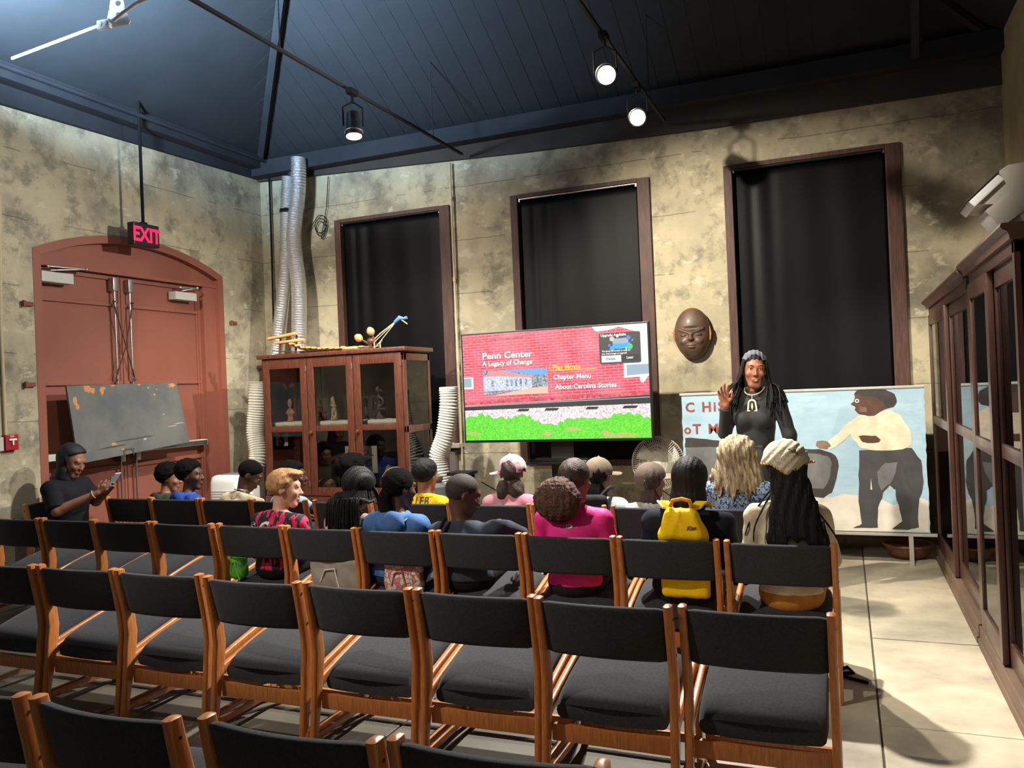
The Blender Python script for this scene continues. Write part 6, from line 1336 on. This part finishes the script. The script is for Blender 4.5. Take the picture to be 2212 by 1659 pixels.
bag('green_bag', 'lime green and grey bag hanging by the blond boy\'s chair', 'bag', -3.93, 4.46, .49, (.055, .04, .075), mat('lime_green_bag', (110, 220, 50), .7, ns=14, col2=(70, 76, 84), nf=.56), mat('lime_strap', (120, 225, 60), .7), 3)
# ---------------- far row
def mk(label, x, T, sk, hairf, hm, sm, sleeve=.95, y=5.67, sh=None, tr=None, **k):
    c = person(label, x, y, k.pop('rz', 0), T, sk, res=.0095, **k); return c
# woman on the left with the phone, sitting sideways
armsP = {1: (A3(.25, .10, .74), A3(.12, .40, .88)), -1: (A3(-.22, .12, .76), A3(.0, .43, .90))}
c = person('woman in a black tee with a long black head covering, looking down at a phone', -6.52, 5.22, D(-78), 1.315, 'tan', hx=0, hy=.06, hs=1.08, hyaw=D(-2), hpit=D(-24), sw=.19, wd=1.28, ht=.022, arms=armsP, hands={1: (A3(-.25, .75, .55), A3(-.75, -.3, .4), .65, .95), -1: (A3(.25, .75, .5), A3(.8, -.2, .4), .65, .95)}, res=.0075, hipz=.50, neck_fwd=.045)
shirt(c, cloth('black_tee', (20, 23, 30), (13, 15, 20), 6), .92, g=.02, fold=.006, fine=26, seed=8)
def kh2(P):
    q = c['hq'](P); d = capsk(q, .02, slope=.55, low=-.10)*c['hs']; Hc = c['Hc']; e = smin(ell(P, Hc+A3(0, -.05, -.10), (.105, .085, .13)), ell(P, Hc+A3(0, -.10, -.24), (.12, .07, .14)), .05); e = smax(e, P[:, 1]-(Hc[1]+.02), .02); d = smax(d, q[:, 1]-.022-1.1*np.maximum(0, q[:, 2]-.055), .012)*.9; return smin(d, e, .03)+.002*np.sin(P[:, 2]*60+P[:, 1]*40)
blob('head_covering', kh2, c['Hc']-A3(.18, .24, .42), c['Hc']+.17, .0075, mat('black_head_cloth', (17, 18, 23), .7, bump=.2, bs=60), c['root'])
mb = MB(); w = armsP[1][1]; d_ = (armsP[1][1]-armsP[1][0]); d_ = d_/np.linalg.norm(d_); pr_ = Vector(d_).orthogonal().normalized(); pw = Vector(d_).cross(pr_); cc_ = Vector(w)-Vector(d_)*.035
mb.tube([tuple(cc_+(pr_*math.cos(2*PI*k/20)+pw*math.sin(2*PI*k/20))*.034) for k in range(21)], .0035, 6, False); mb.build('bracelet', mat('pale_bracelet', (210, 196, 160), .4), c['root'], True)
std(c, blk, sho2)
t = thing('mobile_phone', 'white-edged mobile phone held by the woman in black at the left', 'phone', (0, 0, 0)); Mx = Matrix.Translation((.06, .52, .98)) @ Matrix.Rotation(D(-38), 4, 'X')
mb = MB(); mb.bbox(-.038, .038, -.005, .004, -.078, .078, .006); mb.xform(Mx); mb.build('phone_body', mat('silver_phone', (190, 205, 220), .3), t)
mb = MB(); mb.box(-.034, .034, -.0065, -.0055, -.072, .072); mb.xform(Mx); mb.build('phone_display', em('phone_screen_glow', (190, 215, 240), .8), t)
t.location = (-6.52, 5.22, 0); t.rotation_euler[2] = D(-78)
c = person('child with coily black hair and a dark olive jacket, left of the boy in blue', -6.14, 5.98, D(-25), 1.07, 'tan', hx=0, hy=.05, hs=.98, hyaw=D(-40), hpit=D(-8), res=.0095, ht=.04)
ol = cloth('dark_olive_jacket', (66, 64, 54), (40, 40, 38), 5); shirt(c, ol, 1.9, g=.02, fold=.006); hood(c, ol); hair(c, afro((.105, .118, .105), (0, -.02, .045), .007, 80), HK, pad=.16, down=.0); std(c, dgr)
c = person('boy in a blue top with a high flat afro, in profile near the red door', -5.56, 5.67, D(-20), 1.125, 'dark', hx=.02, hy=.04, hs=.98, hyaw=D(-55), hpit=D(2), res=.0085, ht=.035)
bb = cloth('royal_blue', (48, 84, 170), (28, 44, 100), 5); shirt(c, bb, 1.9, g=.018); hood(c, bb); hair(c, afro((.100, .115, .10), (0, -.03, .055), .005, 80, -.045, .70), HK, pad=.16); std(c, dgr)
c = person('boy in a cream tee with cropped hair looking down, far row', -5.02, 5.67, D(-10), 1.11, 'dark', hx=.10, hy=.10, hs=1.0, hyaw=D(-50), hpit=D(-34), sw=.18, wd=1.05, res=.0085, ht=.012, neck_fwd=.07)
shirt(c, cloth('cream_tee', (220, 206, 170), (196, 182, 148), 6), .98, g=.018, fold=.006); hair(c, short_hair(.006, .001, 200, .66), HK)
mb = MB(); mb.tube([tuple(c['Nb']+A3(.064*math.cos(2*PI*k/24), .062*math.sin(2*PI*k/24)-.01, .035-.02*math.sin(2*PI*k/24))) for k in range(25)], .003, 6, False); mb.build('neck_chain', mat('silver_chain', (205, 200, 180), .3, .8), c['root'], True); std(c, dgr)
c = person('child with dark curly hair in a pale blue top, mostly hidden behind the blond boy', -4.42, 5.67, D(-15), 1.12, 'dark', hx=.04, hy=.02, hs=.95, hyaw=D(-55), res=.0095, ht=.035, arms={1: (A3(.24, .02, .70), A3(.30, .20, .60))})
shirt(c, cloth('pale_blue', (150, 186, 216), (126, 160, 196), 6), .98); hair(c, afro((.10, .115, .095), (0, -.02, .045), .007, 75), HK, pad=.15); std(c)
c = person('child with a round black afro, behind the girl with braids, far row', -3.79, 5.67, D(-8), 1.16, 'tan', hx=.02, hy=.02, hs=.95, hyaw=D(-45), res=.0095, ht=.05)
shirt(c, cloth('dark_wine_top', (70, 34, 40)), .98); hair(c, afro((.135, .14, .11), (0, -.02, .06), .010, 60), HK, pad=.19); std(c)
c = person('boy in a yellow jersey with neat black hair, far row', -3.09, 5.67, 0, 1.125, 'tan', hx=-.02, hy=.02, hs=.98, hyaw=D(-12), hpit=D(-6), res=.0085, ht=.022, sw=.15)
yl = cloth('yellow_jersey', (246, 202, 30), (236, 188, 20), 6, .7); s_ = shirt(c, yl, .95, g=.014, neckz=.02); qd = text_mb('LEB', .085, 'CENTER', .85, 1.1, .0005, res=2); decal(s_, qd, (.0, 0, .765), (1, 0, 0), (0, 0, 1), mat('navy_print', (50, 52, 66), .7), 'name_print', c['root'])
lg = MB(); rd = random.Random(4)
for k in range(9): a0, b0 = -.05+.1*rd.random(), .82+.015*(k % 3); lg.add([(a0, b0, 0), (a0+.04, b0+.003, 0), (a0+.038, b0+.007, 0), (a0-.002, b0+.005, 0)], [(0, 1, 2, 3)])
decal(s_, lg, (0, 0, .0), (1, 0, 0), (0, 0, 1), mat('orange_print', (190, 110, 30), .7), 'shoulder_print', c['root'])
hair(c, lambda P, q: capsk(q, .016, slope=.62, low=-.062)-.0025*wav(q, 100), HB); std(c, dgr)
c = person('girl in a pink and white patterned cap with dark curls, far row', -2.37, 5.67, 0, 1.15, 'tan', hx=0, hy=.02, hs=.98, hyaw=D(14), hpit=D(-2), res=.009, ht=.03)
shirt(c, cloth('pink_tee', (216, 120, 146), (160, 140, 130), 5), .9, g=.016); hair(c, lambda P, q: smin(capsk(q, .002, slope=.5, low=-.09), smin(ell(q, (-.05, -.05, -.12), (.055, .05, .08)), ell(q, (.04, -.055, -.12), (.06, .05, .085)), .02), .01)-.006*wav(q, 50), HD, down=.12, back=.03)
ball_cap(c, mat('pink_white_print_cap', (226, 200, 206), .8, ns=34, col2=(150, 100, 116), nf=.55, bump=.1, bs=60), yaw=D(60), tilt=D(-4)); std(c)
c = person('child in an olive cap and pale shirt wearing a black backpack, far row', -1.68, 5.67, 0, 1.125, 'tan', hx=0, hy=.02, hs=.96, hyaw=D(-10), res=.009, ht=.028)
shirt(c, cloth('pale_aqua_shirt', (196, 216, 218), (170, 192, 196), 8), 1.6, g=.02, fold=.006); hair(c, lambda P, q: smin(capsk(q, .002, slope=.5, low=-.09), ell(q, (0, -.055, -.125), (.08, .045, .09)), .01)-.002*np.sin(q[:, 0]*200), HB, down=.12)
ball_cap(c, cloth('olive_cap', (128, 116, 98), (110, 100, 84), 8), yaw=D(-25)); std(c)
t = thing('black_backpack', 'black backpack with straps worn by the child in the olive cap', 'backpack', (-1.68, 5.67, 0)); 
blob('sack', lambda P: rbox(P, (-1.68-.01, 5.67-.17, .75), (.12, .04, .12), .04)+.004*wav(P, 30), (-1.86, 5.40, .6), (-1.5, 5.58, .92), .009, cloth('black_nylon', (30, 31, 35)), t)
for s in (-1, 1): mb = MB(); mb.tube([(-1.69+s*.06, 5.53, .85), (-1.69+s*.10, 5.56, .895), (-1.69+s*.11, 5.62, .905), (-1.69+s*.11, 5.68, .90)], .016, 6); mb.build('shoulder_strap', cloth('black_nylon', (30, 31, 35)), t, True)
c = person('child in a grey-brown cap with a white emblem, brown hair, far row before the fan', -1.30, 5.67, 0, 1.09, 'tan', hx=.01, hy=.02, hs=.96, hyaw=D(-12), res=.009, ht=.028)
shirt(c, cloth('white_patterned_shirt', (214, 210, 204), (150, 150, 148), 30), .95, g=.016); hair(c, lambda P, q: smin(capsk(q, .002, slope=.5, low=-.09), ell(q, (0, -.052, -.135), (.075, .042, .10)), .01)-.002*np.sin(q[:, 0]*200), HD, down=.12)
oc = ball_cap(c, cloth('taupe_cap', (112, 100, 90), (96, 84, 76), 8), cloth('pink_grey_brim', (150, 124, 118)), hole=False, yaw=D(-45), tilt=D(10))
lg = MB()
for a, w_, h_ in ((-.5, .005, .016), (0, .005, .02), (.5, .005, .016)):
    n_ = 8; lg.add([(.012*math.sin(a)+w_*math.cos(2*PI*k/n_)*math.cos(a)+h_*.5*math.sin(2*PI*k/n_)*math.sin(a), .006*math.cos(a)+h_*.5*math.sin(2*PI*k/n_)*math.cos(a)-w_*math.cos(2*PI*k/n_)*math.sin(a), 0) for k in range(n_)], [tuple(range(n_))])
lg.add([(-.02, -.014, 0), (.02, -.014, 0), (.02, -.010, 0), (-.02, -.010, 0), (-.02, -.022, 0), (.02, -.022, 0), (.02, -.018, 0), (-.02, -.018, 0)], [(0, 1, 2, 3), (4, 5, 6, 7)])
decal(oc, lg, tuple(c['Hc']+A3(-.015, 0, .035)), (1, 0, 0), (0, 0, 1), M_WHITE, 'cap_emblem', oc, .003); std(c)
def floral():
    m = bpy.data.materials.new('blue_floral_blouse'); m.use_nodes = True; nt = m.node_tree; b = nt.nodes['Principled BSDF']; L = nt.links.new; tc = nd(nt, 'ShaderNodeTexCoord'); v = nd(nt, 'ShaderNodeTexNoise'); v.inputs['Scale'].default_value = 34; v.inputs['Detail'].default_value = 3; v.inputs['Distortion'].default_value = 1.8
    r = nd(nt, 'ShaderNodeValToRGB'); r.color_ramp.interpolation = 'CONSTANT'; e = r.color_ramp.elements; e[0].color = lin((36, 52, 84)); e[1].position = .46; e[1].color = lin((104, 140, 178)); x = e.new(.52); x.color = lin((190, 204, 214)); x = e.new(.57); x.color = lin((60, 88, 130)); x = e.new(.63); x.color = lin((150, 172, 190)); L(tc.outputs['Object'], v.inputs[0]); L(v.outputs[0], r.inputs[0]); L(r.outputs[0], b.inputs['Base Color']); b.inputs['Roughness'].default_value = .8; return m
c = person('woman with shaggy shoulder-length ash blonde hair and a blue floral blouse, far row', -.70, 5.68, 0, 1.275, 'light', hx=0, hy=.02, hs=1.02, hyaw=D(6), hpit=D(-4), res=.0085, ht=.04, sw=.175, wd=1.1)
shirt(c, floral(), 1.8, g=.02, fold=.007, fine=30)
def bh(P):
    q = c['hq'](P); Hc = c['Hc']; d = ell(q, CR+A3(0, -.012, .005), (.118, .125, .112))*c['hs']; z = P[:, 2]-Hc[2]; t = np.clip(-z/.26, 0, 1); w = .118+.055*np.sin(np.minimum(t*1.2, 1)*2.2)
    e = np.sqrt(((P[:, 0]-Hc[0])/w)**2+((P[:, 1]-Hc[1]+.045+.04*t)/.085)**2); e = (e-1)*.07; e = smax(e, P[:, 2]-Hc[2]-.05, .04); e = smax(e, (Hc[2]-.235+.03*np.sin(P[:, 0]*60)+.02*np.sin(P[:, 0]*140))-P[:, 2], .01); d = smax(d, (-.02+(q[:, 1]-.0)*.9)-q[:, 2], .01)
    return smin(d, smax(e, P[:, 1]-Hc[1]-.03, .01), .03)-.004*np.sin(P[:, 0]*105+6*np.sin(P[:, 2]*12+P[:, 0]*8))-.0025*np.sin(P[:, 0]*260+P[:, 2]*30)
blob('shaggy_hair', bh, c['Hc']-A3(.23, .22, .30), c['Hc']+.17, .006, HGB, c['root']); std(c)

# ---------------- the speaker, standing in front of the painted board, facing the room
aS = {-1: (A3(-.265, .02, 1.20), A3(-.285, -.02, .95)), 1: (A3(.225, .03, 1.22), A3(.165, .19, 1.44))}
# local axes: she faces +y locally, turned about to face the viewer (her right hand, raised, is at +x)
c = person('woman in a long black dress with dreadlocks and a pale pendant, standing and gesturing', -.665, 6.55, D(172), 1.86, 'speaker', hx=-.025, hy=.035, hs=1.05, hyaw=D(20), hpit=D(-3), hroll=D(-4), sw=.165, wd=.98, ht=.022, seated=False, hipz=.98, arms=aS, hands={1: (A3(.10, .10, 1), A3(-.55, .85, 0), .30, 1.08), -1: (A3(0, .15, -1), A3(.9, .2, 0), .35, 1.0)}, res=.006, smile=1, bust=1, neck_fwd=.03)
bd = mat('black_knit_dress', (18, 19, 23), .75, bump=.15, bs=200, sheen=.1)
shirt(c, bd, 1.93, 'dress_top', g=.012, fold=.0025, fine=24, neckz=.03)
def sk_(P):
    z = P[:, 2]; t = np.clip((1.10-z)/.95, 0, 1); r = .150+.16*t; ang = np.arctan2(P[:, 1], P[:, 0]); return smax(smax((np.sqrt((P[:, 0])**2+(P[:, 1]*1.25)**2)-r-.012*t*np.sin(ang*16)-.004*np.sin(ang*9))*.8, z-1.13, .006), .14-z, .006)
blob('pleated_skirt', sk_, (-.38, -.34, .1), (.38, .34, 1.16), .009, mat('black_pleated_satin', (16, 17, 21), .5, bump=.1, bs=60), c['root']); shoes(c, sho2)
Hc, R_, hs = c['Hc'], c['R'], c['hs']
hair(c, lambda P, q: capsk(q, .010, slope=.95, low=-.075)-.002*np.sin(q[:, 0]*220), HB)
sp_ = []; rd = random.Random(9)
for s, n_, ln in ((-1, 24, .42), (1, 22, .42)):
    for i in range(n_):
        u = i/(n_-1); a = D(20+100*u)
        st = Hc+R_ @ A3(s*.070*math.cos(a*.35), .045-.11*u, .055+.02*math.sin(a))*hs; md1 = Hc+R_ @ A3(s*(.088+.012*rd.random()), .035-.11*u, -.06)*hs
        m2 = A3(Hc[0]+s*(.10+.10*rd.random()), .085-.09*u+.04*rd.random(), 1.545+.02*rd.random()); e = A3(m2[0]+s*rd.uniform(.0, .06), m2[1]+.055*(1-u)+.02, 1.545-rd.uniform(.08, .19)+.03*u)
        sp_.append([tuple(st), tuple(md1), tuple(m2), tuple(e)])
locks(c, sp_, HB, 'dreadlock', .0105, .006)
# grey hair / band over the crown
def hb(P):
    q = c['hq'](P); d = np.abs(ell(q, CR+A3(0, -.004, .006), (.083, .104, .098)))-.004; return (np.maximum(d, np.maximum(.072-.1*q[:, 1]-q[:, 2], q[:, 1]-.056))-.0018*np.sin(q[:, 0]*240))*.9*hs
blob('knitted_band', hb, Hc-.16, Hc+.17, .0045, mat('grey_knit', (92, 97, 110), .9, ns=60, col2=(64, 68, 78), bump=.8, bs=160), c['root'])
for s in (-1, 1):
    mb = MB(); mb.tube([tuple(Hc+R_ @ A3(s*.014, .0955, .030)*hs), tuple(Hc+R_ @ A3(s*.030, .0935, .036)*hs), tuple(Hc+R_ @ A3(s*.048, .080, .030)*hs)], [.002, .0034, .0015], 6); mb.build('eyebrow', HB, c['root'], True)
mb = MB(); mb.sphere(tuple(Hc+R_ @ A3(0, .0915, -.0685)*hs), .016*hs, 12, 8, (1.15, .5, .40)); mb.build('lower_lip', mat('lip_rose', (150, 78, 76), .4), c['root'], True)
mb = MB(); mb.sphere(tuple(Hc+R_ @ A3(0, .0915, -.0625)*hs), .012*hs, 10, 6, (1.2, .5, .22)); mb.build('teeth', mat('teeth_white', (225, 218, 206), .3), c['root'], True)
# necklace with an arched pendant
gm = mat('pale_gold_bead', (206, 186, 140), .35, .3); nb = c['Nb']
mb = MB(); pth = [(nb[0]+.075*math.cos(a), nb[1]+.015+.085*math.sin(a)*1.0, nb[2]+.035-.055*max(0, math.sin(a))) for a in [2*PI*k/36 for k in range(37)]]; mb.tube(pth, .005, 6, False); nk = mb.build('necklace', gm, c['root'], True)
yp = c['sp'](.80)[1]+.118; px, pz = nb[0], nb[2]-.03
def pen(P):
    q = P-A3(px, yp, pz-.055); d = np.abs(np.sqrt(q[:, 0]**2+np.maximum(q[:, 2], 0)**2)-.027-.12*np.maximum(0, -q[:, 2]))-.0065; d = np.maximum(d, np.abs(q[:, 1])-.005); d = np.maximum(d, -.06-q[:, 2]); e = ell(q, (0, 0, -.022), (.008, .006, .026)); k = cap(q, (-.033, 0, -.056), (-.020, 0, -.056), .006); k2 = cap(q, (.020, 0, -.056), (.033, 0, -.056), .006); return np.minimum(np.minimum(d, e), np.minimum(k, k2))
blob('pendant', pen, (px-.05, yp-.02, pz-.13), (px+.05, yp+.02, pz-.01), .0028, mat('ivory_pendant', (224, 212, 180), .4), nk)
mb = MB(); mb.tube([(px, nb[1]+.10, nb[2]-.02), (px, yp, pz-.025)], .003, 6); mb.build('pendant_loop', gm, nk, True)
finish(c)
